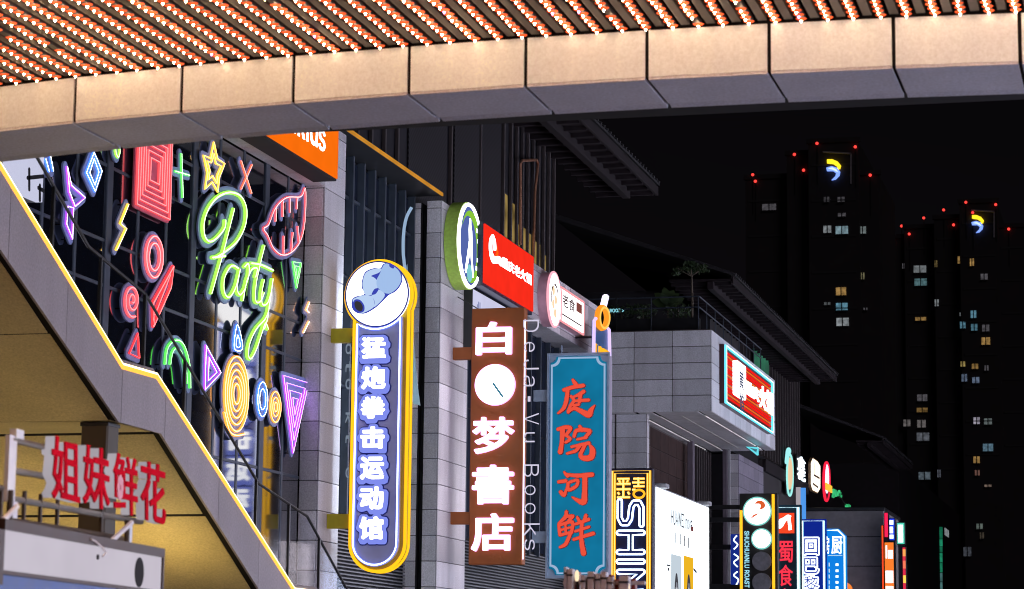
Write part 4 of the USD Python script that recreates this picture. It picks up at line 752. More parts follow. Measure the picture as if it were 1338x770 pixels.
neon('neon_bar', 'wide red neon slanting bar crossing below the red ring', N, RED, [C(*z4((655, 558), (645, 640), (578, 790), (576, 700))), O(*z4((642, 590), (582, 745)))], core=.15, r=.04, fill=True)
neon('neon_triangle', 'small red neon triangle under the spiral, partly behind the stair', N, RED, [C((176, 436), (165, 462), (178, 468))], core=.1)
wb = Thing('white_lightbox', 'white glowing box with a dark character at the far left above the stair', 'sign', (-15.8, 31.5, 9))
a, b = FN.px(11, 202), FN.px(48, 202); zt = FN.px(48, 195)[1]; zb = FN.px(48, 266)[1]
wb.part('face', slab(sbox(a[0]-.5, zb, b[0], zt+.6), FN, .015, .12), em((.80, .80, 1.0), .85))
for p, q in (((26, 233), (46, 231)), ((28, 222), (28, 248)), ((42, 243), (42, 262)), ((40, 246), (47, 250))):
    wb.part('character_stroke', slab(LineString([FN.px(*p), FN.px(*q)]).buffer(.03), FN, .12, .128), BLACK)
wb.part('back_box', slab(sbox(a[0]-.5, zb, b[0], zt+.6), FN, -.08, .013), METAL)
nb = neon('neon_bar', 'pair of short white blue neon bars beside the white lightbox', N, BLUE, [O(*z4((178, 118), (192, 190))), O(*z4((162, 142), (176, 192)))], core=.85)

# ================================================================== the projecting signs
def board(F, pts): return Polygon([F.px(*p) for p in pts])
WHITE_L = (1.0, .97, 1.0)
# --- boxing gym
Yg = onX(432, 440, XF)[1]
F = FY(Yg); FB = FYB(Yg+.36)
g = Thing('gym_sign', 'tall yellow edged sign with a boxing glove in its round white head', 'sign', F.to([F.px(495, 750)])[0])
GOLD = pbr('gold_paint', (0.62, 0.44, 0.01), .4, var=.1)
hc = F.px(495.5, 386); hr = .70
x0, x1 = F.px(458.5, 600)[0], F.px(532.5, 600)[0]; zb = F.px(495, 749)[1]; rad = (x1-x0)/2
body = unary_union([sbox(x0, zb+rad, x1, hc[1]), Polygon(ring((x0+x1)/2, zb+rad, rad, rad*.98, 40))])
outline = unary_union([body, Polygon(ring(hc[0], hc[1], hr, hr, 56))])
g.part('body', slab(outline.buffer(-.03), F, -.20, 0), GOLD)
def loop(poly, d, F, r, mat, name, t=g, parent=None):
    q = np.array(poly.exterior.coords)[:-1]; return t.part(name, tube(F.to(q, d), r, True, 7), mat, parent=parent)
YN = em((1.0, .50, .012), 1.35)
loop(outline.buffer(-.02).simplify(.004), .02, F, .032, YN, 'outer_tube'); loop(outline.buffer(-.02).simplify(.004), -.22, F, .032, YN, 'outer_tube')
inner_p = affinity.scale(body.buffer(-.125), 1, 1)
inner_p = inner_p.intersection(sbox(x0, zb, x1, hc[1]-.45)).difference(Polygon(ring(hc[0], hc[1], hr-.02, hr-.02, 50)))
PANEL = pbr('lilac_panel', (.48, .48, .72), .4, var=.08)
g.part('inner_panel', slab(inner_p, F, 0, .14), PANEL)
loop(inner_p.buffer(-.01).simplify(.004), .165, F, .030, em((.18, .26, 1.0), 1.4), 'inner_tube'); loop(inner_p.buffer(-.012).simplify(.004), .192, F, .015, em((.85, .9, 1.0), 1.5), 'inner_tube')
g.part('head_disc', disc(F, hc, hr-.075, 0, .16, 56), em((1, .985, 1), 1.12))
g.part('head_rim', tube(F.to(ring(hc[0], hc[1], hr-.06, hr-.06, 56), .15), .016, True), pbr('blue_rim', (.06, .10, .5), .4))
def pg(*pts): # zoom (450,330) at 4.278
    return [F.px(x/4.278+450, y/4.278+330) for x, y in pts]
GL1, GL2, GLD, GLB = em((.52, .68, .95), .95), em((.40, .58, .92), .9), em((.05, .07, .50), .9), em((.045, .04, .05), .8)
def art(pts, d, m, name, sm=True):
    q = np.array(pg(*pts)); q = curve(q, True, 5) if sm else q
    g.part(name, slab(Polygon(q).buffer(0), F, .16, d), m)
art(((112, 170), (130, 118), (175, 96), (215, 95), (232, 72), (268, 68), (320, 100), (338, 150), (328, 190), (300, 225), (262, 246), (225, 282), (185, 318), (130, 348), (85, 345), (58, 318), (56, 275), (75, 255), (125, 240), (112, 205)), .166, GLD, 'glove_outline')
art(((117, 172), (133, 123), (176, 101), (220, 98), (208, 120), (165, 138), (180, 148), (196, 165), (200, 205), (165, 245), (130, 242), (118, 205)), .170, GL1, 'glove_thumb')
art(((236, 76), (266, 74), (314, 105), (332, 150), (322, 188), (296, 219), (262, 238), (225, 226), (197, 196), (196, 160), (212, 128)), .172, GL2, 'glove_palm')
art(((130, 246), (165, 250), (200, 215), (240, 240), (222, 276), (182, 312), (185, 290), (172, 262)), .170, GL1, 'glove_wrist')
art(((62, 280), (80, 260), (128, 246), (168, 258), (182, 288), (176, 315), (128, 342), (98, 345)), .171, GL1, 'glove_cuff')
art(((64, 290), (78, 270), (105, 275), (126, 305), (124, 335), (98, 345), (72, 325)), .176, GLD, 'glove_cuff_ring')
art(((72, 292), (82, 280), (104, 286), (118, 310), (114, 332), (98, 336), (78, 320)), .180, GLB, 'glove_opening')
art(((168, 242), (182, 214), (200, 208), (204, 218), (188, 240)), .178, GLD, 'glove_crease')
art(((266, 70), (276, 70), (292, 90), (286, 98), (268, 88)), .178, GLD, 'glove_mark')
LB = em((.22, .27, .86), 1.0); LB2 = pbr('letter_outline_navy', (.02, .03, .22), .5); LW = em((1.0, .985, 1.0), 1.15)
rows = [(442, 474), (480.5, 513.5), (519, 552), (558.5, 591), (598, 631), (637, 670), (676, 709)]
for (ya, yb), ch in zip(rows, '猛炮拳击运动馆'):
    k = (ya-440)/270; xl, xr = 475.5-3.5*k, 510-4*k
    a, b = F.px(xl, yb), F.px(xr, ya)
    gl_ = glyph(ch, a[0], b[0], a[1], b[1], bold=6)
    pl = gl_.buffer(.06).simplify(.01); pl = unary_union([Polygon(q.exterior) for q in getattr(pl, 'geoms', [pl])])
    pl = pl.intersection(sbox(a[0]-.09, a[1]-.045, b[0]+.09, b[1]+.045))
    bpn = g.part('letter_block', slab(pl, F, .155, .20), LB)
    g.part('letter_shadow', slab(pl.buffer(.022), F, .14, .155), LB2, parent=bpn)  # dark navy outline behind the letter block
    g.part('letter_face', slab(glyph(ch, a[0]+.02, b[0]-.02, a[1]+.045, b[1], bold=9), F, .20, .235), LW, parent=bpn)
FB = FYB(Yg+.20)
g.part('rear_disc', disc(FB, (-hc[0], hc[1]), hr-.075, 0, .05, 48), em((.70, .82, 1.0), 9.0))
for (ya, yb), ch in zip(rows, '猛炮拳击运动馆'):
    a, b = F.px(473, yb), F.px(508, ya); g.part('rear_letter', slab(glyph(ch, -b[0], -a[0], a[1], b[1], bold=6), FB, 0, .06), em((.70, .82, 1.0), 12.0))
BR = pbr('olive_bracket', (.55, .48, .02), .5)
for y in (438, 681):
    z = F.px(450, y)[1]; g.part('bracket', cbox(XF-.01, x0+.04, Yg+.02, Yg+.18, z-.14, z+.14, .01), BR)
# stand-off lettering on its left edge
sl = Thing('side_lettering', 'small pale outline letters standing off the left edge of the boxing gym sign', 'lettering', F.to([F.px(455, 620)])[0])
sl.part('rail', box(F.px(457.5, 620)[0]-.02, F.px(457.5, 620)[0]+.03, Yg-.02, Yg+.02, F.px(457, 648)[1], F.px(457, 440)[1]), MULLION)
PALE = em((.45, .55, .7), .4)
for ch, y in (('o', 456), ('t', 479), ('o', 502), ('k', 546), ('t', 572), ('o', 618)):
    a, b = F.px(451.5, y+7), F.px(459, y-7)
    sl.part('letter', latin(ch, F, a[0], b[0], a[1], b[1], -.012, .012, turned=True), PALE)

# --- bookshop
Yk = onX(591, 462, XF)[1]; F = FY(Yk)
k = Thing('bookshop_sign', 'tall rust brown sign with white characters and a round clock', 'sign', F.to([F.px(648, 738)])[0])
RUST = pbr('rust_brown', (.34, .085, .012), .55, var=.12, scale=3, bump=.2, bscale=40)
a, b = F.px(612, 738), F.px(685.5, 401.5)
k.part('board', cbox(a[0], b[0], Yk, Yk+.30, a[1], b[1], .02), RUST)
HALO = (1.0, .93, 1.0)
for ch, (x0_, x1_, y0_, y1_) in zip('白梦書店', ((623, 669, 421, 464), (618.5, 672, 545.5, 593), (618, 671.5, 608, 659), (617, 671.5, 671.5, 720))):
    p, q = F.px(x0_, y1_), F.px(x1_, y0_)
    gl_ = glyph(ch, p[0], q[0], p[1], q[1], bold=3)
    s_ = k.part('letter_side', slab(gl_.buffer(.014), F, 0, .075), em((.75, .38, .75), 2.2))
    k.part('letter_face', slab(gl_, F, .075, .085), em(HALO, 4.5), parent=s_)
c = F.px(647.5, 503.3)
s_ = k.part('clock_drum', disc(F, c, .475, 0, .08), em((.75, .38, .75), 2.2))
k.part('clock_face', disc(F, c, .458, .08, .09), em(HALO, 4.2), parent=s_)
k.part('clock_hand', slab(LineString([F.px(646, 502), F.px(658, 519)]).buffer(.026), F, .09, .10), em((.10, .35, .5), .6), parent=s_)
for y in (461.5, 677):
    z = F.px(600, y)[1]; k.part('bracket', cbox(XF-.01, a[0]+.02, Yk+.05, Yk+.24, z-.14, z+.14, .01), RUST)
xe = b[0]
k.part('edge_light', box(xe+.002, xe+.03, Yk-.012, Yk+.02, a[1]+.12, F.px(686, 418)[1]), em((.78, .70, 1.0), 1.1))
FBk = FYB(Yk+.30)   # the far side carries the same characters
for ch, (x0_, x1_, y0_, y1_) in zip('白梦書店', ((623, 669, 421, 464), (618.5, 672, 545.5, 593), (618, 671.5, 608, 659), (617, 671.5, 671.5, 720))):
    p, q = F.px(x0_, y1_), F.px(x1_, y0_)
    k.part('rear_letter', slab(glyph(ch, -q[0], -p[0], p[1], q[1], bold=3), FBk, 0, .08), em(HALO, 4.5))
def turned_thin(ch, F, u0, u1, v0, v1):
    g_ = glyph('thin '+ch, 0, 1, 0, 1)
    q = lambda R: [(u0+y*(u1-u0), v1-x*(v1-v0)) for x, y in R]
    return slab(unary_union([Polygon(q(k_.exterior.coords), [q(r_.coords) for r_ in k_.interiors]).buffer(0) for k_ in getattr(g_, 'geoms', [g_])]), F, -.02, .03)
dj = Thing('bookshop_lettering', 'white outline letters Deja-Vu Books running down the edge of the brown sign', 'lettering', F.to([F.px(692, 720)])[0])
TW = em((.80, .76, .95), .8)
for ch, y0_, y1_, xa, xb in (('D', 418, 434, 684, 704), ('e', 447, 460, 685, 698.5), ('J', 470, 483, 684.5, 704), ('a', 491, 505, 684.5, 698.5), ('-', 518, 525, 690, 693), ('V', 540, 555, 686, 704), ('u', 565, 578, 685, 698.5),
                             ('B', 607, 623, 685, 704), ('o', 634, 647, 686, 699.5), ('o', 657.5, 671.5, 686, 699.5), ('k', 684, 700, 685, 705), ('s', 705, 719, 685.5, 698.5)):
    p, q = F.px(xa, y1_), F.px(xb, y0_)
    dj.part('letter', turned_thin(ch, F, p[0], q[0], p[1], q[1]), TW)
    if ch in 'eauos-': dj.part('pin', box(xe+.028, p[0]+.05, Yk-.008, Yk+.008, (p[1]+q[1])/2-.008, (p[1]+q[1])/2+.008), METAL)

k.part('stay', rod((-14.2, Yk+.15, b[1]-.01), (XF-.01, Yk+.4, b[1]+.75), .012), METAL); k.part('stay', rod((-14.9, Yk+.15, b[1]-.01), (XF-.01, Yk+.4, b[1]+.35), .012), METAL)
# --- courtyard river fish restaurant
Yt = onX(697, 517, XF)[1]; F = FY(Yt)
t = Thing('restaurant_sign', 'tall teal sign with red brush characters and a pale notched frame', 'sign', F.to([F.px(755, 756)])[0])
a, b = F.px(713, 756), F.px(797, 460.5)
TEAL = pbr('teal_board', (.01, .19, .32), .5, var=.1, scale=2)
LITEAL = em((.007, .20, .38), .95, .2)
FRAME = pbr('pale_blue_frame', (.40, .52, .68), .4, var=.08)
x0, x1, z0, z1 = a[0], b[0], a[1], b[1]; nt = .16
def notched(x0, x1, z0, z1, n):
    p = sbox(x0, z0, x1, z1)
    for cx, cz in ((x0, z0), (x1, z0), (x0, z1), (x1, z1)): p = p.difference(Point(cx, cz).buffer(n, 8))
    return p
outer = sbox(x0, z0, x1, z1)
t.part('body', slab(outer.buffer(-.03), F, -.16, 0), FRAME)
t.part('face', slab(notched(x0+.09, x1-.09, z0+.09, z1-.09, nt), F, 0, .03), LITEAL)
t.part('face_rear', slab(notched(-x1+.09, -x0-.09, z0+.09, z1-.09, nt), FYB(Yt+.16), 0, .03), LITEAL)
t.part('frame', slab(outer.difference(sbox(x0+.05, z0+.05, x1-.05, z1-.05)), F, 0, .05), FRAME)
ip = notched(x0+.11, x1-.11, z0+.11, z1-.11, nt+.03)
t.part('inner_frame', slab(ip.difference(notched(x0+.15, x1-.15, z0+.15, z1-.15, nt+.04)), F, .03, .06), em((.42, .60, .85), .75))
t.part('edge_light', box(x1+.0, x1+.03, Yt-.02, Yt+.14, z0+.1, z1-.1), em((.55, .5, .75), .5))
for sx in (x0+.35, x1-.35): t.part('hanger', rod((sx, Yt+.10, z1-.05), (sx, Yt+.10, z1+.22), .02), FRAME)
BR1 = {'庭': [[(205, 42, 16), (215, 58, 24), (228, 76, 28)], [(138, 120, 26), (200, 100, 24), (285, 86, 26)], [(165, 118, 26), (158, 190, 28), (135, 260, 24), (90, 300, 10)], [(288, 132, 26), (250, 158, 22), (215, 172, 12)], [(265, 150, 24), (255, 212, 24)],
             [(215, 205, 16), (270, 202, 18), (325, 198, 22)], [(210, 240, 16), (250, 234, 18)], [(192, 170, 18), (215, 202, 20), (185, 245, 20), (168, 288, 18)], [(168, 296, 14), (215, 262, 22), (285, 292, 36), (328, 312, 42), (346, 275, 30), (374, 240, 6)]],
       '院': [[(92, 424, 24), (145, 408, 26), (185, 415, 28), (168, 450, 22), (150, 470, 16)], [(126, 432, 34), (122, 520, 28), (108, 600, 34)], [(148, 470, 16), (185, 498, 20), (150, 525, 18)], [(258, 402, 20), (276, 430, 28)], [(215, 480, 20), (238, 432, 24), (335, 436, 26), (300, 486, 20)],
             [(240, 502, 16), (310, 488, 18)], [(196, 560, 18), (330, 530, 22)], [(262, 545, 24), (228, 590, 22), (160, 612, 14)], [(300, 545, 22), (264, 620, 26), (288, 648, 34), (345, 640, 42), (358, 585, 36), (332, 540, 8)]]}
BR2 = {'河': [[(138, 44, 12), (165, 76, 22)], [(150, 62, 18), (240, 72, 26), (352, 64, 32)], [(95, 120, 20), (150, 112, 24)], [(112, 198, 26), (138, 222, 24), (158, 165, 10)], [(168, 130, 20), (172, 182, 22), (232, 152, 20), (242, 105, 18), (180, 122, 18)], [(298, 75, 34), (296, 220, 36), (282, 278, 40), (200, 238, 8)]],
       '鲜': [[(155, 350, 20), (148, 392, 26), (96, 440, 12)], [(152, 388, 20), (205, 385, 22), (172, 420, 18)], [(96, 450, 18), (106, 530, 22)], [(110, 452, 20), (202, 430, 22), (194, 512, 22)], [(112, 492, 14), (190, 470, 14)], [(148, 450, 14), (152, 518, 14)], [(106, 532, 18), (190, 510, 18)], [(190, 512, 20), (152, 598, 24), (108, 624, 18)],
             [(240, 392, 14), (256, 424, 22)], [(306, 380, 24), (290, 425, 20)], [(228, 446, 18), (328, 410, 22)], [(224, 502, 16), (330, 468, 18)], [(212, 565, 18), (362, 518, 26)], [(276, 430, 22), (270, 560, 26), (288, 672, 36)]]}
RC = em((1.0, .10, .055), .85); RS = pbr('red_letter_side', (.45, .02, .02), .4)
for D, oy in ((BR1, 490), (BR2, 610)):
    for ch, strokes in D.items():
        sh = brush(strokes).buffer(1.8)
        def mp(poly):
            return Polygon([F.px(x/5.925+715, y/5.925+oy) for x, y in poly.exterior.coords], [[F.px(x/5.925+715, y/5.925+oy) for x, y in r_.coords] for r_ in poly.interiors])
        sh = unary_union([mp(q).buffer(0) for q in getattr(sh, 'geoms', [sh])]).simplify(.005)
        s_ = t.part('brush_character_side', slab(sh.buffer(.012), F, .03, .10), RS)
        t.part('brush_character', slab(sh, F, .10, .115), RC, parent=s_)
for y in (517, 702):
    z = F.px(705, y)[1]; t.part('bracket', cbox(XF-.01, x0+.04, Yt+.02, Yt+.15, z-.15, z+.15, .01), FRAME)

# --- SHINE
def letters_tube(L, F, px0, px1, py0, py1, w):
    """strokes in a unit box, turned a quarter clockwise into the pixel box, returned as the outline of a thick stroke"""
    a, b = F.px(px0, py1), F.px(px1, py0)
    ls = []
    for s in L: ls.append(LineString([(a[0]+y*(b[0]-a[0]), b[1]-x*(b[1]-a[1])) for x, y in s]))
    return unary_union([l.buffer(w, 4, join_style=1) for l in ls])
Ys = onX(827, 612, -14.8)[1]
def shine(Ys, label, second=False):
    F = FY(Ys); P0 = FY(onX(827, 612, -14.8)[1])
    t = Thing('shine_sign', label, 'sign', F.to([P0.px(825, 770)])[0])
    a, b = P0.px(797.5, 612.5), P0.px(853, 612.5); x0, x1, z1 = a[0], b[0], a[1]; z0 = 2.6
    t.part('board', cbox(x0, x1, Ys, Ys+.25, z0, z1, .02), pbr('navy_board', (.008, .010, .05), .45))
    for d in (.075, .15):
        q = [(x0+d, z0+d), (x0+d, z1-d), (x1-d, z1-d), (x1-d, z0+d)]
        tb = t.part('frame_tube', tube(F.to(q, .035), .034, True), em((1.0, .44, .012), 1.25))
        t.part('glow_core', tube(F.to(q, .062), .014, True), em((1.0, .72, .2), 1.4), parent=tb)
    p, q = P0.px(806, 652), P0.px(842.5, 624)
    def cc(*pts): return [(p[0]+x*(q[0]-p[0]), q[1]-y*(q[1]-p[1])) for x, y in pts]
    GA, GB_ = em((1.0, .42, .02), 1.4), em((1.0, .74, .25), 1.5)
    for st_ in ([(.02, .06), (.46, .06)], [(.0, .30), (.50, .30)], [(.0, .55), (.50, .55)], [(.02, .93), (.48, .93)], [(.24, .06), (.24, .93)], [(.04, .70), (.10, .80)], [(.40, .68), (.46, .80)], [(.08, .14), (.14, .24)], [(.42, .13), (.36, .24)],
                [(.60, .06), (1.0, .06)], [(.56, .24), (1.0, .24)], [(.60, .42), (1.0, .42)], [(.78, .0), (.78, .42)], [(.56, .58), (.68, .58)]):
        tb = t.part('character_tube', tube(F.to(cc(*st_), .03), .040), GA); t.part('glow_core', tube(F.to(cc(*st_), .05), .024), GB_, parent=tb)
    t.part('character_tube', tube(F.to(cc(*ring(.80, .78, .19, .19, 18)), .03), .036, True), GA)
    CY, CW = em((.16, .26, 1.0), 2.2), em((.72, .92, 1.0), 1.6)
    S = [[(0, .04), (.72, .04), (.93, .15), (.93, .36), (.76, .47), (.24, .53), (.07, .64), (.07, .85), (.28, .96), (1, .96)]]
    LT = [(S, 655, 686), ([[(.08, 0), (.08, 1)], [(.92, 0), (.92, 1)], [(.08, .5), (.92, .5)]], 694, 724), ([[(.5, 0), (.5, 1)]], 729, 739), ([[(.08, 0), (.08, 1), (.92, 0), (.92, 1)]], 745, 776), ([[(.92, 1), (.08, 1), (.08, 0), (.92, 0)], [(.08, .5), (.8, .5)]], 783, 812)]
    for L, ya, yb in LT:
        sh = letters_tube(L, P0, 809, 840, ya, yb, .062)
        if L is not S:
            shs = [sh]
        else: shs = [sh]
        for s2 in shs:
            for g_ in getattr(s2, 'geoms', [s2]):
                q = np.array(g_.exterior.coords)[:-1]
                tb = t.part('letter_tube', tube(F.to(q, .04), .034, True), CY)
                t.part('glow_core', tube(F.to(q, .058), .031, True), CW, parent=tb)
    for z in (z1-.6, z1-3.2): t.part('bracket', cbox(-16.2, x0+.02, Ys+.05, Ys+.2, z-.1, z+.1, .01), METAL)
    return t
shine(Ys, 'yellow framed neon sign spelling SHINE downwards, left of the white billboard')

# ================================================================== signs lying along the facade
def fac(X): return FX(X)
# kids
F = fac(-15.0); ks = Thing('kids_sign', 'orange lightbox reading kids, its top cut off by the canopy', 'sign', (-15.25, 42, 11.0))
zb = F.px(441, 237)[1]; y1 = F.px(441, 237)[0]; y0 = F.px(350, 178)[0]-1.6
ks.part('box', cbox(-15.5, -15.02, y0, y1, zb-.0, zb+1.75, .01), BLACK)
ks.part('face', slab(sbox(y0+.03, zb+.04, y1-.03, zb+1.72), F, -.02, .012), em((1.0, .165, .004), 1.0, .08))
a = F.px(384, 190)[0]; bl = F.px(424, 201)
zk = F.px(422, 199)[1]; hK = .62
for ch, xa, xb, hgt in (('|', 383, 384.5, .75), ('k', 388, 397, 1), ('i', 399.5, 401.5, .95), ('d', 404, 413.5, 1), ('s', 415.5, 423.5, .66)):
    m = latin(ch, F, F.px(xa, 180)[0], F.px(xb, 180)[0], zk, zk+hK*hgt, .012, .03)
    ks.part('letter', m, em((1, .96, 1), 1.3))
# green round sign
F = fac(-15.18); gs = Thing('massage_sign', 'round green drum sign with a white walking figure', 'sign', (-15.3, 55, 11))
c = F.px(612.5, 321.5); R = F.px(612.5, 264)[1]-c[1]
gs.part('drum', disc(F, c, R*.99, -.31, -.01, 56), pbr('grass_green', (.42, .66, .10), .6, var=.15, scale=14, bump=.3))
gs.part('face', disc(F, c, R*.93, -.01, .01, 56), em((.13, .19, .58), .7))
gs.part('rim_light', tube(F.to(ring(c[0], c[1], R*.93, R*.93, 60), .02), R*.045, True), em((.92, .88, 1), 1.35))
gs.part('green_band', slab(Polygon(ring(c[0]+.12, c[1], R*.82, R*.82, 40)).difference(Polygon(ring(c[0]-.05, c[1]-.05, R*.70, R*.72, 40))), F, .01, .02), em((.28, .62, .05), .9))
gs.part('foot_mark', slab(affinity.scale(Point(c[0]+.02, c[1]-R*.62).buffer(R*.22), 1, .9), F, .021, .026), em((.25, .68, .72), .9))
fig = [(-.05, .62), (.05, .60), (.06, .48), (.14, .36), (.20, .05), (.24, -.35), (.34, -.66), (.26, -.68), (.14, -.34), (.05, -.08), (-.12, -.36), (-.30, -.66), (-.38, -.62), (-.22, -.28), (-.08, .05), (-.10, .14), (-.26, .02), (-.34, .02), (-.34, -.05), (-.22, -.06), (-.06, .10), (-.10, .36), (-.08, .46)]
gs.part('walking_figure', slab(Polygon([(c[0]+x*R, c[1]+y*R) for x, y in fig]).buffer(.01), F, .022, .035), em((.95, .97, 1), 1.3))
for i, (x, y) in enumerate(((.58, .45), (.70, .22), (.72, 0), (.68, -.22), (.58, -.42))):
    gs.part('white_square', slab(sbox(c[0]+x*R-.05, c[1]+y*R-.05, c[0]+x*R+.05, c[1]+y*R+.05), F, .02, .03), em((.9, .95, 1), 1.1))
# red lightbox
F = fac(-15.0); rs = Thing('red_sign', 'red lightbox with a white swoosh and a row of white characters', 'sign', (-15.25, 57.5, 10.8))
a, b = F.px(632.5, 369), F.px(697, 336); y0, y1 = a[0], b[0]; z0, z1 = a[1], F.px(633, 292)[1]
rs.part('box', cbox(-15.5, -15.03, y0-.05, y1+.06, z0-.08, z1+.05, .01), pbr('sign_box_dark', (.02, .025, .05), .35))
rs.part('face', slab(sbox(y0, z0, y1, z1), F, -.03, .01), em((1.0, .028, .012), 1.0, .1))
def zr(*p): return [F.px(x/5.923+620, y/5.923+280) for x, y in p]
sw = LineString(curve(np.array(zr((132, 185), (116, 220), (118, 300), (140, 355), (175, 352), (198, 376))), n=6)).buffer(.085)
rs.part('swoosh', slab(unary_union([sw, LineString(zr((132, 185), (145, 215), (148, 262))).buffer(.07)]), F, .01, .05), em((1, .96, 1), 1.3))
rs.part('flame', slab(LineString(zr((165, 262), (172, 300), (162, 325))).buffer(.05), F, .01, .03), em((1, .12, .01), 1.0))
u0, u1 = zr((208, 320))[0][0], zr((438, 560))[0][0]
zt, zb = zr((208, 322))[0][1], zr((210, 408))[0][1]
w = (u1-u0)/5
for i, ch in enumerate('重庆老火锅'):
    rs.part('letter', slab(glyph(ch, u0+w*i+.02, u0+w*(i+1)-.02, zb, zt, bold=4), F, .01, .025), em((1, .96, 1), 1.3))
# white strip sign below it
F = fac(-15.28); ws = Thing('white_strip_sign', 'white glowing strip half hidden under the red sign behind the brown sign', 'sign', (-15.4, 57, 9.5))
p = F.px(618, 377); ws.part('face', slab(sbox(p[0], 9.2, p[0]+4.6, p[1]), F, 0, .02), em((.74, .74, 1.0), .85, .1))
ws.part('back_box', cbox(-15.5, -15.285, p[0], p[0]+4.6, 9.2, p[1]-.003, .005), METAL)
for dy, h in ((.3, .12), (.42, .2), (.54, .2)): ws.part('stroke', slab(sbox(p[0]+dy, p[1]-.45, p[0]+dy+.05, p[1]-.45+h), F, .02, .024), em((.2, .25, .6), .6))
# white round and square shop sign
F = fac(-15.22); vs = Thing('tea_sign', 'white round and square shop sign with pink edge light on the stone lintel', 'sign', (-15.35, 66, 11.5))
c = F.px(724, 391.5); R = c[1]-F.px(724, 427)[1]
vs.part('disc_box', disc(F, c, R, -.28, 0, 48), pbr('pink_white', (.7, .4, .5), .5))
vs.part('disc_edge', tube(F.to(ring(c[0], c[1], R, R, 48), 0), .035, True), em((1.0, .45, .55), 1.1))
vs.part('disc_face', disc(F, c, R*.97, 0, .02, 48), em((1, .93, .96), 1.25))
p1, p2, p3 = F.px(733.5, 376), F.px(763, 395), F.px(762, 437)
vs.part('panel_box', slab(sbox(p1[0]-.4, p3[1], p2[0], p2[1]), F, -.28, -.02), pbr('pink_white', (.7, .4, .5), .5))
vs.part('panel_edge', tube(F.to([(p1[0], p3[1]), (p2[0], p3[1]), (p2[0], p2[1]), (p1[0], p2[1])], -.01), .03, True), em((1.0, .35, .38), 1.1))
vs.part('panel_face', slab(sbox(p1[0]-.3, p3[1]+.04, p2[0]-.04, p2[1]-.04), F, -.02, -.002), em((1, .93, .96), 1.2))
INK = em((.16, .10, .10), .5)
h = p2[1]-p3[1]; w = p2[0]-p1[0]
vs.part('letter', slab(glyph('老', p1[0]+.15, p1[0]+.15+w*.25, p3[1]+h*.48, p3[1]+h*.86, 1), F, -.002, .006), INK)
vs.part('letter', slab(glyph('食', p1[0]+.2+w*.27, p1[0]+.2+w*.52, p3[1]+h*.48, p3[1]+h*.86, 1), F, -.002, .006), INK)
vs.part('stamp', slab(sbox(p1[0]+w*.66, p3[1]+h*.58, p1[0]+w*.9, p3[1]+h*.86), F, -.002, .006), em((.35, .10, .08), .6))
vs.part('underline', slab(sbox(p1[0]+.1, p3[1]+h*.2, p1[0]+w*.9, p3[1]+h*.24), F, -.002, .006), INK)
for tt in (0.5, 2.2): vs.part('disc_stroke', slab(LineString([(c[0]+R*.55*math.cos(t_), c[1]+R*.55*math.sin(t_)) for t_ in np.linspace(tt, tt+1.2, 9)]).buffer(.03), F, .02, .026), INK)
for x, y in ((-.2, .3), (.15, .0), (-.25, -.2), (.05, -.5)): vs.part('disc_dot', disc(F, (c[0]+x*R, c[1]+y*R), .13, .02, .025, 16), em((1, .72, .45), 1.0))
# cup and ring neon
F = fac(-14.95); jn = Thing('juice_sign', 'neon cup outline with an orange ring and a lilac straw, above the teal sign', 'sign', F.to([F.px(785, 466)])[0])
jn.part('ring_tube', tube(F.to([F.px(*q) for q in ring(784.5, 415.5, 6.2, 13.5, 32)], .05), .085, True), em((1.0, .30, .02), 1.15))
jn.part('ring_core', tube(F.to([F.px(*q) for q in ring(784.5, 415.5, 6.2, 13.5, 32)], .12), .035, True), em((1.0, .52, .10), 1.25))
jn.part('straw', tube(F.to([F.px(788, 402), F.px(791.5, 388)], .0), .10), em((.82, .72, 1.0), 1.15))
VI = em((.72, .55, 1.0), 1.2)
jn.part('cup_outline', tube(F.to([F.px(*q) for q in ((778, 416), (775.5, 419), (774.5, 470))], .02), .05), VI)
jn.part('cup_outline', tube(F.to([F.px(*q) for q in ((789, 425), (795, 431), (796, 472))], .02), .05), VI)
jn.part('cup_panel', slab(Polygon([F.px(*q) for q in ((776, 420), (789, 427), (795, 433), (795, 474), (775.5, 470))]), F, -.06, -.02), pbr('cup_blue', (.03, .12, .32), .4))
for i, ch in enumerate('ROSE'):
    a = F.px(777.5+4.3*i, 460+2.6*i); b = F.px(781.3+4.3*i, 449+2.6*i)
    jn.part('letter', latin(ch, F, a[0], b[0], a[1], a[1]+.24, -.02, .03), em((1.0, .45, .02), 1.2))
for y, z in ((F.px(776, 440)[0]+.1, F.px(776, 440)[1]), (F.px(784, 440)[0], F.px(784, 440)[1])): jn.part('stand_off', rod((-15.0, y, z), (XF-.02, y, z), .03), METAL)
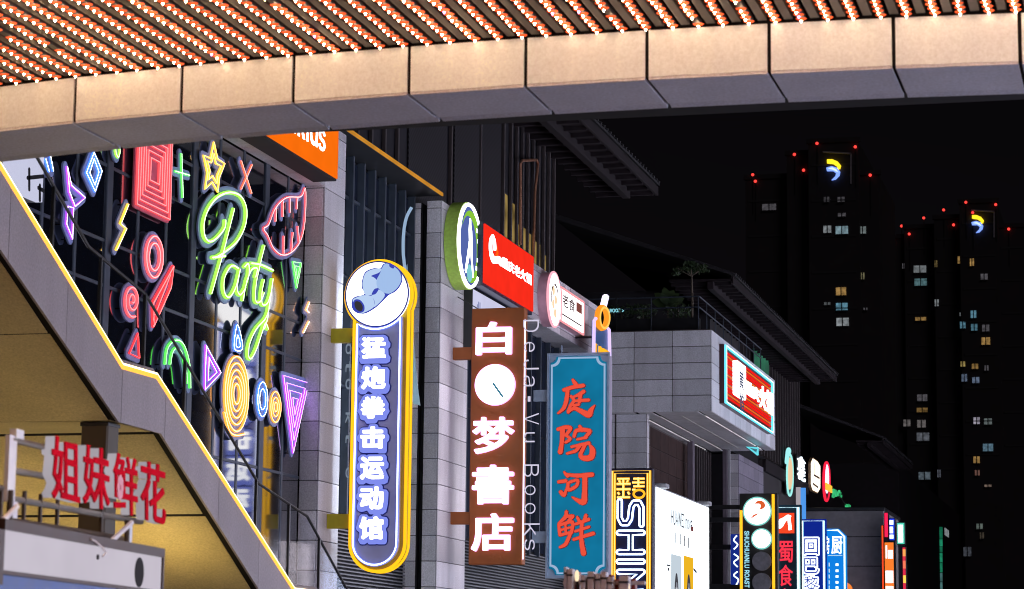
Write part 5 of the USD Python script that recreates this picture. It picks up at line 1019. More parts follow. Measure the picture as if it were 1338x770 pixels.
# red neon sign on the white box
XR = -15.32; F = fac(XR); hs = Thing('hotpot_sign', 'large red neon sign with white characters and a cyan border on the white box', 'sign', (-15.4, 98, 13))
a, b = F.px(946, 449), F.px(1008, 571); y0 = a[0]; y1 = b[0]; z1 = F.px(946, 449.5)[1]; z0 = F.px(946, 527)[1]
hs.part('board', cbox(XF-.01, XR, y0, y1, z0, z1, .01), pbr('hotpot_board', (.05, .012, .015), .4))
for d in (.06,):
    q = [(y0+d, z0+d), (y0+d, z1-d), (y1-d, z1-d), (y1-d, z0+d)]
    hs.part('border_tube', tube(F.to(q, .04), .055, True), em((.15, .75, .95), 1.3)); hs.part('border_core', tube(F.to(q, .085), .022, True), em((.75, 1.0, 1.0), 1.3))
nl = 15
for i in range(nl):
    z = z0+.28+(z1-z0-.56)*i/(nl-1)
    hs.part('red_tube', tube(F.to([(y0+.45, z), (y1-.45, z)], .03), .042), em((1.0, .016, .012), .9)) if i % 3 != 1 else hs.part('orange_tube', tube(F.to([(y0+.45, z), (y1-.45, z)], .03), .025), em((1.0, .20, .02), 1.0))
HW = em((1.0, .98, 1.0), 1.3)
hs.part('logo_block', slab(sbox(y0+1.7, z0+.62, y0+3.7, z1-.5).buffer(.1), F, .06, .22), HW)
for i, ch in enumerate('黄馅'): hs.part('small_letter', slab(glyph(ch, y0+2.2, y0+3.2, z1-1.4-.85*i, z1-.7-.85*i, 2), F, .22, .23), em((.1, .15, .3), .5))
u = y0+4.3; wch = (y1-u-.1)/4
for i, ch in enumerate('重庆火锅'):
    lo, hi = (z0+.9, z1-.8) if i < 2 else (z0+.75, z1-.55)
    hs.part('letter', slab(glyph(ch, u+wch*i+.06, u+wch*(i+1)-.06, lo, hi, bold=4), F, .06, .12), HW)
# small cyan edged sign under the box
F = fac(-15.9); us_ = Thing('under_box_sign', 'small cyan edged triangle of a sign just under the box corner', 'sign', (-15.9, 107, 10.5))
P = [F.px(*q) for q in ((976, 584), (990, 586), (990, 594))]
us_.part('tube', tube(F.to(P, 0), .05, True), em((.15, .75, .85), 1.0)); us_.part('board', slab(Polygon(P), F, -.1, -.05), pbr('cyan_board', (.02, .1, .12), .5))
us_.part('hanger', rod(F.to([P[1]])[0]+np.array([-.06, 0, -.1]), (-15.96, P[1][0], ZB0), .03), METAL)

# --- white billboard
F = fac(-14.4); bb = Thing('billboard', 'bright white billboard advertising phones, one of them yellow', 'billboard', (-14.5, 78, 0))
a, b = F.px(857.5, 637), F.px(926, 663.5); y0, y1, z1 = a[0], b[0], (a[1]+b[1])/2; z0 = 2.4
bb.part('case', cbox(-14.75, -14.42, y0-.06, y1+.06, z0-.1, z1+.06, .02), GREY_P)
bb.part('face', slab(sbox(y0, z0, y1, z1), F, -.02, .01), em((.84, .93, 1.0), 1.15, .06))
for y in (y0+.8, y1-.8):
    bb.part('leg', box(-14.7, -14.5, y-.1, y+.1, .12, z0), METAL)
    bb.part('top_lamp', cbox(-14.6, -14.2, y-.25, y+.25, z1+.02, z1+.16, .02), GREY_P)
INKB = em((.10, .11, .14), .6)
l0, l1 = F.px(876.5, 671), F.px(904, 684)
bb.part('headline', latin('HUAWEI nova', F, l0[0], l1[0], l0[1]-.33, l0[1]+.12, .01, .016), INKB)
bb.part('headline_small', slab(sbox(F.px(902.5, 715)[0], F.px(903, 694)[1], F.px(905, 715)[0], F.px(903, 688)[1]), F, .01, .016), em((.3, .06, .06), .6))
for i, x in enumerate((882.5, 888.3, 893.8, 899)):
    for j in range(4):
        q = F.px(x, 697+2.2*i+3.2*j); bb.part('caption', slab(sbox(q[0]-.06, q[1]-.07, q[0]+.08, q[1]+.03), F, .01, .014), em((.28, .29, .32), .6))
def phone(x0, x1, yt, col, lens):
    u0, u1, v = F.px(x0, 715)[0], F.px(x1, 715)[0], F.px((x0+x1)/2, yt)[1]
    p_ = bb.part('phone_picture', slab(sbox(u0, z0+.1, u1, v).buffer(.08), F, .01, .02), em(col, .9))
    cx = (u0+u1)/2
    bb.part('phone_camera', slab(affinity.scale(Point(cx, v-1.15).buffer(.5), .62, 1.35), F, .02, .026), em((.10, .10, .12), .6), parent=p_)
    bb.part('phone_camera_ring', slab(affinity.scale(Point(cx, v-1.3).buffer(.4), .62, 1.1), F, .026, .03), em((.75, .80, .84), .8), parent=p_)
    bb.part('phone_camera_lens', disc(F, (cx, v-.85), .10, .026, .032, 16), em((.3, .32, .38), .8), parent=p_)
phone(877, 889, 729, (.62, .72, .80), 0); phone(893.5, 904.5, 731, (.95, .52, .02), 0)
bb.part('phone_edge', slab(sbox(F.px(870.5, 715)[0], F.px(873, 740)[1], F.px(875.5, 715)[0], F.px(873, 738)[1]), F, .01, .016), INKB)
bb.part('phone_edge', slab(sbox(F.px(872, 715)[0], F.px(873, 746)[1], F.px(873.6, 715)[0], F.px(873, 742)[1]), F, .01, .016), INKB)
bb.part('phone_edge', slab(LineString([F.px(906, 744), F.px(909.5, 748)]).buffer(.04), F, .01, .016), INKB)

# --- roast shop sign with discs like a traffic light
Yr = 93.0; F = FY(Yr); tr = Thing('roast_sign', 'black sign with two white discs over two grey ones and yellow tubes', 'sign', F.to([F.px(992, 770)])[0])
a, b = F.px(966, 645), F.px(1016, 645); x0, x1, z1 = a[0], b[0], a[1]; z0 = 3.6
tr.part('board', cbox(x0, x1, Yr, Yr+.3, z0, z1, .02), pbr('black_board', (.018, .017, .018), .5))
YT = em((1.0, .50, .02), 1.35)
tr.part('yellow_tube', tube([(F.px(968.7, 710)[0], Yr-.05, F.px(968, 667)[1]), (F.px(968.7, 710)[0], Yr-.05, z0+.1)], .055), YT)
tr.part('yellow_tube', tube([(F.px(1010.8, 710)[0], Yr-.05, F.px(1010, 646)[1]), (F.px(1010.8, 710)[0], Yr-.05, z0+.1)], .055), YT)
def dsc(x, y, r, mat, nm):
    c = F.px(x, y); rr = abs(F.px(x+r, y)[0]-c[0]); tr.part(nm, disc(F, c, rr, 0, .12, 40), mat); return c, rr
c, rr = dsc(990, 668.5, 18.3, em((1, .98, 1), 1.2), 'lit_disc')
tr.part('disc_rim', tube(F.to(ring(c[0], c[1], rr*.98, rr*.98, 40), .11), .03, True), em((.25, .75, .68), .9))
OR = em((.85, .13, .03), .85)
def zs_(*p): return [F.px(x/5.92+960, y/5.92+640) for x, y in p]
tr.part('swirl', slab(Polygon(curve(np.array(zs_((160, 110), (180, 90), (212, 88), (236, 108), (236, 136), (214, 152), (196, 148), (206, 132), (196, 112))), True, 5)).buffer(0), F, .12, .13), OR)
tr.part('swirl', slab(Polygon(zs_((122, 230), (150, 195), (200, 180), (165, 204))), F, .12, .13), OR)
c, rr = dsc(995.7, 704.5, 13, em((1, .98, 1), 1.25), 'lit_disc')
tr.part('disc_rim', tube(F.to(ring(c[0], c[1], rr*.98, rr*.98, 36), .11), .03, True), em((.25, .75, .68), .9))
for y in (733.5, 761.5, 789): dsc(995.7, y, 12.3, pbr('grey_disc', (.22, .22, .25), .5, var=.25, scale=6), 'unlit_disc')
p, q = F.px(973, 768), F.px(979, 694)
tr.part('lettering', latin('SHUCHUANLU ROAST', F, p[0], q[0], p[1], q[1], 0, .03, turned=True, bold=True), em((.35, .75, .9), 1.1))
for z in (z1-.5, z1-3.5): tr.part('bracket', box(-18.64, x0+.02, Yr+.1, Yr+.2, z-.08, z+.08), METAL)
# --- blue script sign behind it at the left
F = FY(96.0); bs = Thing('blue_script_sign', 'narrow deep blue sign with white script, left of the black disc sign', 'sign', F.to([F.px(961, 770)])[0])
a, b = F.px(954.5, 698), F.px(968.5, 698); bs.part('board', cbox(a[0], b[0], 96, 96.3, 3.4, a[1], .02), em((.01, .03, .28), .8))
for pts in (((963, 700), (959, 706), (964, 712), (959, 718)), ((959, 724), (965, 729), (959, 735), (964, 741)), ((964, 747), (959, 752), (965, 758), (960, 768))):
    bs.part('script', tube(F.to(curve(np.array([F.px(*p) for p in pts]), n=5), .03), .03), em((.75, .85, 1), 1.1))
bs.part('bracket', box(-18.64, a[0]+.02, 96.1, 96.2, a[1]-.6, a[1]-.4), METAL); bs.part('bracket', box(-18.64, a[0]+.02, 96.1, 96.2, 4, 4.2), METAL)

# --- row of blue bordered signs
def bsign(name, label, Y, x0, x1, yt, bcol, border, bw, cham=0):
    F = FY(Y); a, b = F.px(x0, yt), F.px(x1, yt); t = Thing(name, label, 'sign', F.to([F.px((x0+x1)/2, 770)])[0])
    X0, X1, z1 = a[0], b[0], a[1]; z0 = 3.2
    pts = [(X0, z0), (X1, z0), (X1, z1-cham), (X1-cham, z1), (X0, z1)] if cham else [(X0, z0), (X1, z0), (X1, z1), (X0, z1)]
    t.part('board', slab(Polygon(pts), F, -.3, 0), bcol)
    q = np.array(Polygon(pts).buffer(-bw*1.6, join_style=2).exterior.coords)[:-1]
    t.part('border_tube', tube(F.to(q, .05), bw, True), em(border, 1.2)); t.part('border_core', tube(F.to(q, .05+bw*.8), bw*.45, True), em(white(border, .7), 1.3))
    for z in (z1-.6, z1-3.4): t.part('bracket', box(-17.28 if Y > 105.9 else -18.64, X0+.02, Y+.1, Y+.22, z-.1, z+.1), METAL)
    return t, F
t, F = bsign('rice_sign', 'dark sign with a red and white logo square, red characters and a white border', 104.1, 1012, 1046.5, 660, pbr('teal_dark', (.01, .04, .06), .4), (.45, .85, 1.0), .07)
def sq(t, F, x0, y0, x1, y1, d0, d1, mat, nm): a, b = F.px(x0, y1), F.px(x1, y0); return t.part(nm, slab(sbox(a[0], a[1], b[0], b[1]), F, d0, d1), mat)
lg = sq(t, F, 1017.3, 670.5, 1037.8, 697, 0, .06, em((1.0, .07, .02), .95), 'logo_square')
def zl(*p): return [F.px(x/5.92+960, y/5.92+640) for x, y in p]
t.part('logo_figure', slab(unary_union([Polygon(curve(np.array(zl((338, 240), (380, 215), (410, 195), (440, 205), (420, 225), (395, 250), (370, 290), (342, 300))), True, 4)).buffer(0), Polygon(zl((410, 225), (432, 215), (445, 310), (418, 315)))]), F, .06, .075), em((1, .96, .95), 1.2), parent=lg)
for ch, (ya, yb) in zip('蜀食老', ((707, 735), (738, 766), (769, 797))):
    a, b = F.px(1017.5, yb), F.px(1036, ya); t.part('letter', slab(glyph(ch, a[0], b[0], a[1], b[1], 2.5), F, 0, .06), em((1.0, .04, .08), 1.0))
t, F = bsign('paris_sign', 'deep blue sign with white outlined characters and a pale blue border', 112.1, 1046, 1079, 678.5, em((.006, .022, .30), .9), (.40, .80, 1.0), .055)
for ch, (ya, yb) in zip('回巴黎', ((703, 725), (729, 749.5), (752.5, 774))):
    a, b = F.px(1050.5, yb), F.px(1069.5, ya); g_ = glyph(ch, a[0], b[0], a[1], b[1], 3)
    t.part('letter', slab(g_, F, 0, .03), em((.04, .08, .5), .8)); t.part('letter_outline', slab(g_.buffer(.05).difference(g_.buffer(-.012)), F, .03, .06), em((.78, .85, 1), 1.15))
t, F = bsign('kitchen_sign', 'bright blue sign with a cut corner, white characters and rows of small dots', 120.5, 1075, 1105.5, 691, em((.005, .22, .78), 1.0), (.60, .90, 1.0), .05, cham=.35)
for ch, xa, xb in (('房', 1078, 1083.5), ('厨', 1086.5, 1100.5)):
    a, b = F.px(xa, 724), F.px(xb, 701); t.part('letter', slab(glyph(ch, a[0], b[0], a[1], b[1], 2.5), F, 0, .05), em((.9, .96, 1), 1.2))
sq(t, F, 1082, 725.5, 1100.5, 726.5, 0, .03, em((.6, .85, 1), .9), 'rule')
for y in (738, 746, 753.5, 761, 768):
    sq(t, F, 1092, y-1.6, 1095.5, y+1.6, 0, .03, em((.85, .95, 1), 1.1), 'dot'); sq(t, F, 1083, y-2.5, 1084.2, y+2.5, 0, .03, em((.7, .9, 1), .9), 'dash')

# --- four small signs on the dark frontage beam
F = fac(-17.05)
def fz(*p): return [F.px(x/7+1010, y/7+570) for x, y in p]
s1 = Thing('cartoon_sign', 'tall cyan outlined cartoon shaped shop sign, first of four on the dark beam', 'sign', F.to([F.px(1030, 650)])[0])
s1.part('top_figure', slab(Polygon(curve(np.array(fz((118, 120), (140, 105), (155, 130), (150, 165), (130, 190), (118, 250), (104, 245), (108, 180))), True, 4)).buffer(0), F, .02, .06), em((.35, .85, .85), 1.1))
s1.part('oval', slab(Polygon([F.px(*q) for q in ring(1030.5, 619, 3.7, 21, 30)]), F, .02, .06), em((.9, .62, .38), 1.0))
s1.part('oval_outline', tube(F.to([F.px(*q) for q in ring(1030.5, 621, 3.9, 27, 30)], .06), .05, True), em((.35, .85, .80), 1.1))
s1.part('mount', slab(sbox(F.px(1027, 630)[0], F.px(1027, 645)[1], F.px(1034, 630)[0], F.px(1030, 600)[1]), F, -.06, .02), METAL)
s2 = Thing('white_script_sign', 'white brushed characters glowing on the dark beam, second of four', 'sign', F.to([F.px(1046, 630)])[0])
a, b = F.px(1041, 610), F.px(1051, 600); zt, zb = F.px(1046, 597)[1], F.px(1046, 628)[1]
s2.part('letter', slab(glyph('食', a[0], b[0], (zt+zb)/2, zt, 8), F, .02, .07), em((.82, .92, 1), 1.2)); s2.part('letter', slab(glyph('花', a[0], b[0], zb, (zt+zb)/2, 8), F, .02, .07), em((.82, .92, 1), 1.2))
s2.part('mount', slab(sbox(a[0]-.1, zb, b[0]+.1, zt), F, -.06, .02), METAL)
s3 = Thing('lantern_sign', 'cream rounded lantern shaped shop sign with dark line work, third of four', 'sign', F.to([F.px(1063, 641)])[0])
P = Polygon([F.px(*q) for q in ((1058, 607), (1060, 602), (1066, 606), (1069, 611), (1069, 636), (1066, 641), (1060, 638), (1058, 632))])
s3.part('body', slab(P.buffer(.15), F, -.06, .08), pbr('lantern_edge', (.5, .3, .15), .5)); s3.part('face', slab(P.buffer(.1), F, .08, .1), em((1.0, .88, .70), 1.15))
for q in (((1061, 606), (1061, 621), (1068, 625)), ((1059.5, 632), (1066, 637))): s3.part('line', slab(LineString([F.px(*r) for r in q]).buffer(.05), F, .1, .12), INK)
s4 = Thing('oval_sign', 'narrow red rimmed oval sign with blue and yellow middle, last of four', 'sign', F.to([F.px(1079, 656)])[0])
E_ = [F.px(*q) for q in ring(1078.5, 629.5, 3.7, 25, 30)]
s4.part('body', slab(Polygon(E_), F, -.06, .06), pbr('oval_dark', (.1, .01, .03), .5)); s4.part('rim', tube(F.to(E_, .06), .075, True), em((1.0, .02, .06), 1.1))
s4.part('face', slab(Polygon([F.px(*q) for q in ring(1078.8, 626, 2.6, 19, 24)]), F, .06, .08), em((.62, .66, 1.0), 1.1))
s4.part('label_block', slab(sbox(F.px(1076, 630)[0], F.px(1080, 642)[1], F.px(1084, 630)[0], F.px(1080, 633)[1]), F, .08, .14), em((1.0, .55, .05), 1.1))
bg = Thing('blue_edge_sign', 'vertical blue glowing edge of a sign seen above the deep blue sign', 'sign', F.to([F.px(1050, 676)])[0])
F2 = FY(118.5); a, b = F2.px(1047, 680), F2.px(1053, 638); bg.part('face', slab(sbox(a[0], a[1]-2, b[0], b[1]), F2, .02, .2), em((.08, .32, .85), 1.0)); bg.part('pale_face', slab(sbox(F2.px(1040.5, 630)[0], a[1]-2, a[0], F2.px(1043, 637)[1]), F2, .02, .15), em((.55, .50, .55), .7)); bg.part('post', box(-17.3, b[0], 118.49, 118.6, a[1]-2, a[1]-1.5), METAL)  # pale part is a lit pier, its light put in as a glow

# --- far neon
Yf = 127.0; F = FY(Yf)
def strip(name, label, x0, x1, y0, y1, col, s, extra=()):
    a, b = F.px(x0, y1), F.px(x1, y0); t = Thing(name, label, 'sign', F.to([((a[0]+b[0])/2, 0)])[0])
    t.part('board', cbox(a[0], b[0], Yf, Yf+.4, a[1], b[1], .03), BLACK)
    t.part('face', slab(sbox(a[0]+.04, a[1]+.04, b[0]-.04, b[1]-.04), F, 0, .05), em(col, s))
    t.part('post', box((a[0]+b[0])/2-.15, (a[0]+b[0])/2+.15, Yf+.1, Yf+.3, 0, a[1]+.05), METAL)
    for q in extra: t.part(q[5], slab(sbox(F.px(q[0], 730)[0], F.px(q[0], q[3])[1], F.px(q[2], 730)[0], F.px(q[2], q[1])[1]), F, .05, .1), em(q[4], 1.05))
    return t
strip('orange_sign', 'distant tall orange neon sign with pale squares', 1156, 1168.5, 708, 800, (1.0, .22, .03), 1.0, [(1157.5, 713, 1159.5, 730, (.8, .75, .8), 'pale_square'), (1160.5, 719, 1167, 730, (.75, .85, 1), 'pale_square'), (1157, 746, 1167, 762, (.72, .85, .95), 'pale_square'), (1157, 766, 1167, 790, (.9, .9, .9), 'pale_square')])
strip('pink_sign', 'distant short crimson neon bar above the orange sign', 1155, 1161, 669.5, 703, (1.0, .02, .10), 1.0)
strip('red_edge_sign', 'distant thin red neon edge left of the orange sign', 1152.3, 1155, 686, 800, (1.0, .08, .02), 1.0)
strip('blue_sign', 'distant blue neon sign with white characters beside the crimson bar', 1161.5, 1169.5, 677, 707, (.02, .06, .85), 1.0, [(1163, 680, 1168, 686, (.8, .9, 1), 'white_square'), (1163.2, 688.5, 1167.5, 697, (.8, .9, 1), 'white_square'), (1163, 699, 1168, 704, (.8, .9, 1), 'white_square')])
strip('mint_sign', 'distant white neon sign with a mint green edge', 1171.5, 1182.5, 682.5, 712, (.1, .75, .55), .9, [(1174, 686, 1180.5, 709, (.92, 1, 1), 'white_square')])
strip('bulb_column_sign', 'distant thin column of red and yellow lamps', 1179.5, 1184, 714.5, 800, (.8, .03, .08), .9, [(1180, 718, 1183.5, 727, (1, .4, .1), 'yellow_square'), (1180, 733, 1183.5, 743, (.9, .2, .1), 'yellow_square'), (1180, 752, 1183.5, 762, (1, .75, .1), 'yellow_square')])
F = FY(210.0); gt = Thing('green_light_column', 'distant green glowing light column at the right of the street', 'light column', F.to([F.px(1228, 800)])[0])
gt.part('pole', box(F.px(1227, 730)[0], F.px(1229, 730)[0], 210, 210.3, 0, F.px(1228, 690)[1]), METAL)
for i, (y0_, y1_, s) in enumerate(((688, 704, .35), (704, 714, .6), (714, 722, .3), (722, 735, .6), (735, 748, .4), (748, 760, .3), (760, 772, .4))):
    a, b = F.px(1224.5, y1_), F.px(1231.5, y0_+1); gt.part('lamp_section', slab(sbox(a[0], a[1], b[0], b[1]), F, 0, .3), em((.03, .55, .28) if i < 5 else (.2, .5, .5), s, .6))
F = FY(126.5); ar = Thing('arch_neon', 'distant orange neon arch low beside the bright blue sign', 'neon figure', F.to([F.px(1104, 780)])[0])
for r_ in (9, 7, 5): ar.part('tube', tube(F.to([F.px(*q) for q in ring(1103, 771.5, r_*1.05, r_, 20, -math.pi, math.pi)], .0), .07, True), em((1.0, .25, .04), 1.0))
ar.part('post', box(F.px(1102, 730)[0], F.px(1104, 730)[0], 126.52, 126.7, 0, F.px(1103, 765)[1]), METAL); ar.part('crossbar', box(F.px(1094, 730)[0], F.px(1112, 730)[0], 126.52, 126.65, F.px(1103, 768)[1], F.px(1103, 766)[1]), METAL)
# green lamps on a line
F = fac(-17.1); gn = Thing('green_lamp_string', 'string of green leafy lamps sloping down from the last small sign', 'string lights', F.to([F.px(1094, 652)])[0])
pl = [F.px(1086.5, 640), F.px(1093, 644.5), F.px(1101, 654), F.px(1108.5, 665), F.px(1111, 669)]
gn.part('cable', tube(F.to(curve(np.array(pl)), .0), .03), METAL)
GLM = em((.06, .72, .26), 1.0, .75)
rg = random.Random(11)
for cx, cy, n, sp in ((1093.5, 645, 22, 5), (1108, 662.5, 12, 2.6), (1088, 641, 4, 1.6)):
    for i in range(n):
        p = F.to([F.px(cx+rg.uniform(-sp, sp), cy+rg.uniform(-sp*.7, sp*.7))])[0]
        m = trimesh.creation.icosphere(0, .10+.08*rg.random()); m.apply_scale((.6, 1.4, .7)); m.apply_translation(p); gn.part('lamp', m, GLM)
# ================================================================== the flower kiosk and its letters in the foreground
th = math.atan2(1512-669, 3247)-math.atan2(1150-669, 3247)
kd = np.array([-math.sin(th), math.cos(th), 0.0]); kn = np.array([math.cos(th), math.sin(th), 0.0])
P0 = onY(5, 700, 15.0)
FK = Frame((P0[0], P0[1], 0), kd, (0, 0, 1), kn)
ko = FK.o
kk = Thing('kiosk', 'flower kiosk roof with a white sign band over a blue wall', 'kiosk', (ko[0], ko[1], 0))
e0 = FK.px(4, 700)[0]; e1 = FK.px(211, 728)[0]; zt = FK.px(100, 709)[1]; zb = FK.px(100, 757)[1]
def kbox(u0, u1, v0, v1, d0, d1): return slab(sbox(u0, v0, u1, v1), FK, d0, d1)
KD = pbr('kiosk_dark_trim', (.05, .028, .022), .5)
kk.part('sign_band', kbox(e0, e1, zb, zt, -.30, 0), em((.70, .64, .74), .85, .08))  # glow added so the band reads as brightly lit
kk.part('top_trim', kbox(e0-.02, e1+.03, zt, zt+.07, -.9, .02), KD)
kk.part('end_trim', kbox(e1+.002, e1+.04, zb-.02, zt-.002, -.9, .015), KD); kk.part('end_trim', kbox(e0-.14, e0-.004, zb-.1, zt-.002, -.9, .015), KD)
kk.part('edge_rule', kbox(e0, e1, zb-.03, zb-.003, -.28, .008), KD)
kk.part('blue_wall', kbox(e0, e1, .9, zb-.032, -.26, -.01), pbr('kiosk_blue', (.03, .10, .36), .45))
kk.part('counter', kbox(e0, e1, .004, .89, -.9, .06), GREY_P)
kk.part('roof', kbox(e0, e1, zt-.05, zt-.005, -1.9, -.31), KD)
kk.part('back_wall', kbox(e0, e1, .9, zt-.06, -1.9, -1.85), KD)
c = FK.px(181.5, 748); kk.part('round_hole', slab(affinity.scale(Point(c).buffer(.115, 16), 1.0, 1.0), FK, -.01, .006), BLACK)
c = FK.px(127, 728); kk.part('hook', disc(FK, c, .02, 0, .01, 10), BLACK)
kk.part('loose_wire', tube(FK.to(curve(np.array([FK.px(114, 705), FK.px(121, 709), FK.px(128, 716), FK.px(133, 722), FK.px(129, 727)])), .03), .008), WHITE_P)
# railing on the roof
zr = zt+.06
RAILM = pbr('rail_brown', (.06, .04, .025), .5)
rl = [FK.px(0, 664), FK.px(0, 650), FK.px(3, 642), FK.px(14, 637), FK.px(25, 638)]
kk.part('railing_hoop', tube(FK.to(curve(np.array(rl)), -.12), .022), RAILM)
r0, r1 = FK.px(6, 676), FK.px(178, 704)
kk.part('railing_bar', tube(FK.to([r0, r1], -.12), .026), RAILM)
for x in (5, 22, 52, 73, 95, 152):
    p = FK.px(x, 700); yb = r0[1]+(r1[1]-r0[1])*(p[0]-r0[0])/(r1[0]-r0[0])
    up = .22 if x not in (5,) else .1
    kk.part('railing_post', tube(FK.to([(p[0], yb+up if 20 < x < 160 else yb), (p[0], zr-.04)], -.12), .016), RAILM)
for x in (30, 182):
    p = FK.px(x, 700); kk.part('frame_leg', tube(FK.to([(p[0], zr-.03), (p[0], FK.px(x, 640 if x < 100 else 680)[1])], -.10), .022), RAILM)
ls = Thing('letter_sign', 'frame sign of big red flower shop characters with white sides above the kiosk', 'sign', FK.to([FK.px(110, 660)], -.1)[0])
top = [FK.px(38, 574), FK.px(205, 615)]; mid = [FK.px(42, 615), FK.px(206, 645)]; bot = [FK.px(40, 652), FK.px(205, 682)]
POSTW = pbr('post_white', (.72, .80, .98), .5)
SIDE_GLOW = em((.62, .56, .62), .7, .3)  # white letter sides given a glow in place of light falling on them
for q in (top, mid, bot): ls.part('frame_bar', tube(FK.to(q, -.13), .024), pbr('frame_steel', (.30, .29, .27), .4, .5))
for x0, y0, y1 in ((33.5, 568, 657), (38, 655, 706), (186, 680, 714)):
    a, b = FK.px(x0, y0), FK.px(x0+(6 if x0 < 34 else 4), y1); ls.part('frame_post', kbox(min(a[0], b[0]), max(a[0], b[0]), min(a[1], b[1]), max(a[1], b[1]), -.14, -.11), POSTW)
a, b = FK.px(40, 572), FK.px(50, 563); ls.part('frame_cap', kbox(a[0], b[0], a[1], b[1], -.15, -.10), POSTW)
for (xa, ya), (xb, yb) in (((4, 680), (22, 662)), ((140, 712), (172, 683))):
    ls.part('spot_arm', tube(FK.to([FK.px(xa, ya), FK.px(xb, yb)], .0), .02), POSTW)
REDL = pbr('red_letter_face', (.58, .004, .022), .85, var=.12, spec=.03); 
def kch(ch, x0, x1, yt0, yt1, yb0, yb1):
    g_ = glyph(ch, 0, 1, 0, 1, bold=1.0)
    A, B_, Cc, D = FK.px(x0, yb0), FK.px(x1, yb1), FK.px(x1, yt1), FK.px(x0, yt0)
    def mpp(R): return [tuple((1-u)*(1-v)*A+u*(1-v)*B_+u*v*Cc+(1-u)*v*D) for u, v in R]
    g_ = unary_union([Polygon(mpp(q.exterior.coords), [mpp(r.coords) for r in q.interiors]).buffer(0) for q in getattr(g_, 'geoms', [g_])])
    s_ = ls.part('letter_side', slab(g_, FK, -.02, .05), SIDE_GLOW); ls.part('letter_face', slab(g_.buffer(.004), FK, .05, .062), REDL, parent=s_)
kch('姐', 58, 94, 569, 577, 650, 660); kch('妹', 99, 133, 580, 589, 657, 668); kch('鲜', 139, 170, 591, 600, 667, 675); kch('花', 175, 207, 601, 610, 677, 687)
fl = FK.px(146, 637); ls.part('flower_mark', slab(unary_union([Point(fl[0]+.045*math.cos(t_), fl[1]+.06*math.sin(t_)).buffer(.035, 5) for t_ in np.arange(0, 6.28, .785)]), FK, .062, .068), pbr('flower_pink', (.75, .35, .45), .5))
# a second letter sign seen from behind at the bottom edge
F5 = FY(20.5); bl = Thing('letter_sign', 'tops of grey backed letters with dark red faces below the teal sign', 'sign', F5.to([F5.px(780, 800)])[0])
GB = pbr('grey_letter_back', (.42, .42, .50), .45, var=.1); RB = pbr('dark_red_face', (.22, .02, .015), .5, var=.3, scale=8)
fbt = F5.px(740, 764)[1]
bl.part('frame_bar', box(F5.px(735, 760)[0], F5.px(842, 760)[0], 20.52, 20.56, fbt, fbt+.03), GB)
rp = random.Random(5)
for x0, x1, yt, w in ((739.2, 743, 741.5, 0), (743.5, 751, 744, 1), (761, 767, 752, 1), (770, 778.5, 747.5, 1), (780, 787, 750, 1), (787.5, 795, 748, 1), (796, 803, 754, 1), (811, 824, 753, 1)):
    a, b = F5.px(x0, 790), F5.px(x1, yt)
    lt_ = bl.part('letter_back', cbox(a[0], b[0], 20.42, 20.52, a[1], b[1], .006), GB)
    if w: bl.part('letter_face', cbox(a[0]+.02, b[0]+.035, 20.53, 20.60, a[1], b[1]-.02, .006), RB, parent=lt_)
    bl.part('letter_rib', box(a[0]-.003, b[0]+.003, 20.415, 20.419, b[1]-.06, b[1]-.045), METAL, parent=lt_)
for x, y in ((756, 747), (822, 762)):
    p = F5.to([F5.px(x, y)])[0]
    m = trimesh.creation.icosphere(1, .02); m.apply_scale((1, 1, 2.6)); m.apply_translation(p+np.array([0, -.06, -.04])); bl.part('lamp', m, em((1.0, .78, .5), 1.2), smooth=True)
    bl.part('lamp_stem', rod(p+np.array([0, -.06, -.08]), p+np.array([0, .05, -.30]), .012), METAL)
b2z = F5.px(740, 785)[1]
bl.part('base_beam', cbox(F5.px(735, 760)[0], F5.px(842, 760)[0], 20.40, 20.64, b2z-.15, b2z, .01), METAL)
for x in (745, 832): bl.part('leg', box(F5.px(x, 760)[0]-.03, F5.px(x, 760)[0]+.03, 20.48, 20.54, .1, b2z-.14), METAL)

# ================================================================== sail shaped banner behind the boxing sign, roof plants
F = FY(50.6); sb = Thing('sail_banner', 'pale curved sail banner half hidden behind the boxing gym sign', 'banner', F.to([F.px(536, 530)])[0])
arc = curve(np.array([F.px(*q) for q in ((538, 271), (531, 285), (527.5, 305), (527, 330), (529, 352), (534, 420))]))
sb.part('edge_light', tube(F.to(arc, 0), .035), em((.42, .6, .85), .7))
sb.part('cloth', slab(Polygon([F.px(*q) for q in ((529, 352), (532, 345), (545, 500), (549, 530), (533, 526), (526, 470))]).buffer(0), F, -.02, .0), pbr('sail_cloth', (.30, .46, .52), .6))
a = F.to([F.px(533, 524)])[0]; sb.part('pole', rod(a+np.array([0, .03, 2.0]), (a[0], a[1]+.03, a[2]-.3), .03), METAL)
sb.part('bracket', box(a[0]-.04, XC-.02, 50.60, 50.66, a[2]-.25, a[2]-.15), METAL)
LEAF = usdkit.material(stage, '/World/Looks/leaf_green', {'o': ('geometry', {}), 'r': ('rgb_ramp', {'ramp': [(0, (.045, .075, .035)), (1, (.10, .13, .06))]}), 'd': ('principled_bsdf', {'roughness': .5}), 't': ('translucent_bsdf', {'color': (.08, .12, .04)}), 'm': ('mix_closure', {'fac': .25})},
    [('o.random_per_island', 'r.fac'), ('r.color', 'd.base_color'), ('d.BSDF', 'm.closure1'), ('t.BSDF', 'm.closure2')], surface='m.closure')
BARK = pbr('bark', (.10, .08, .06), .8, bump=.4)
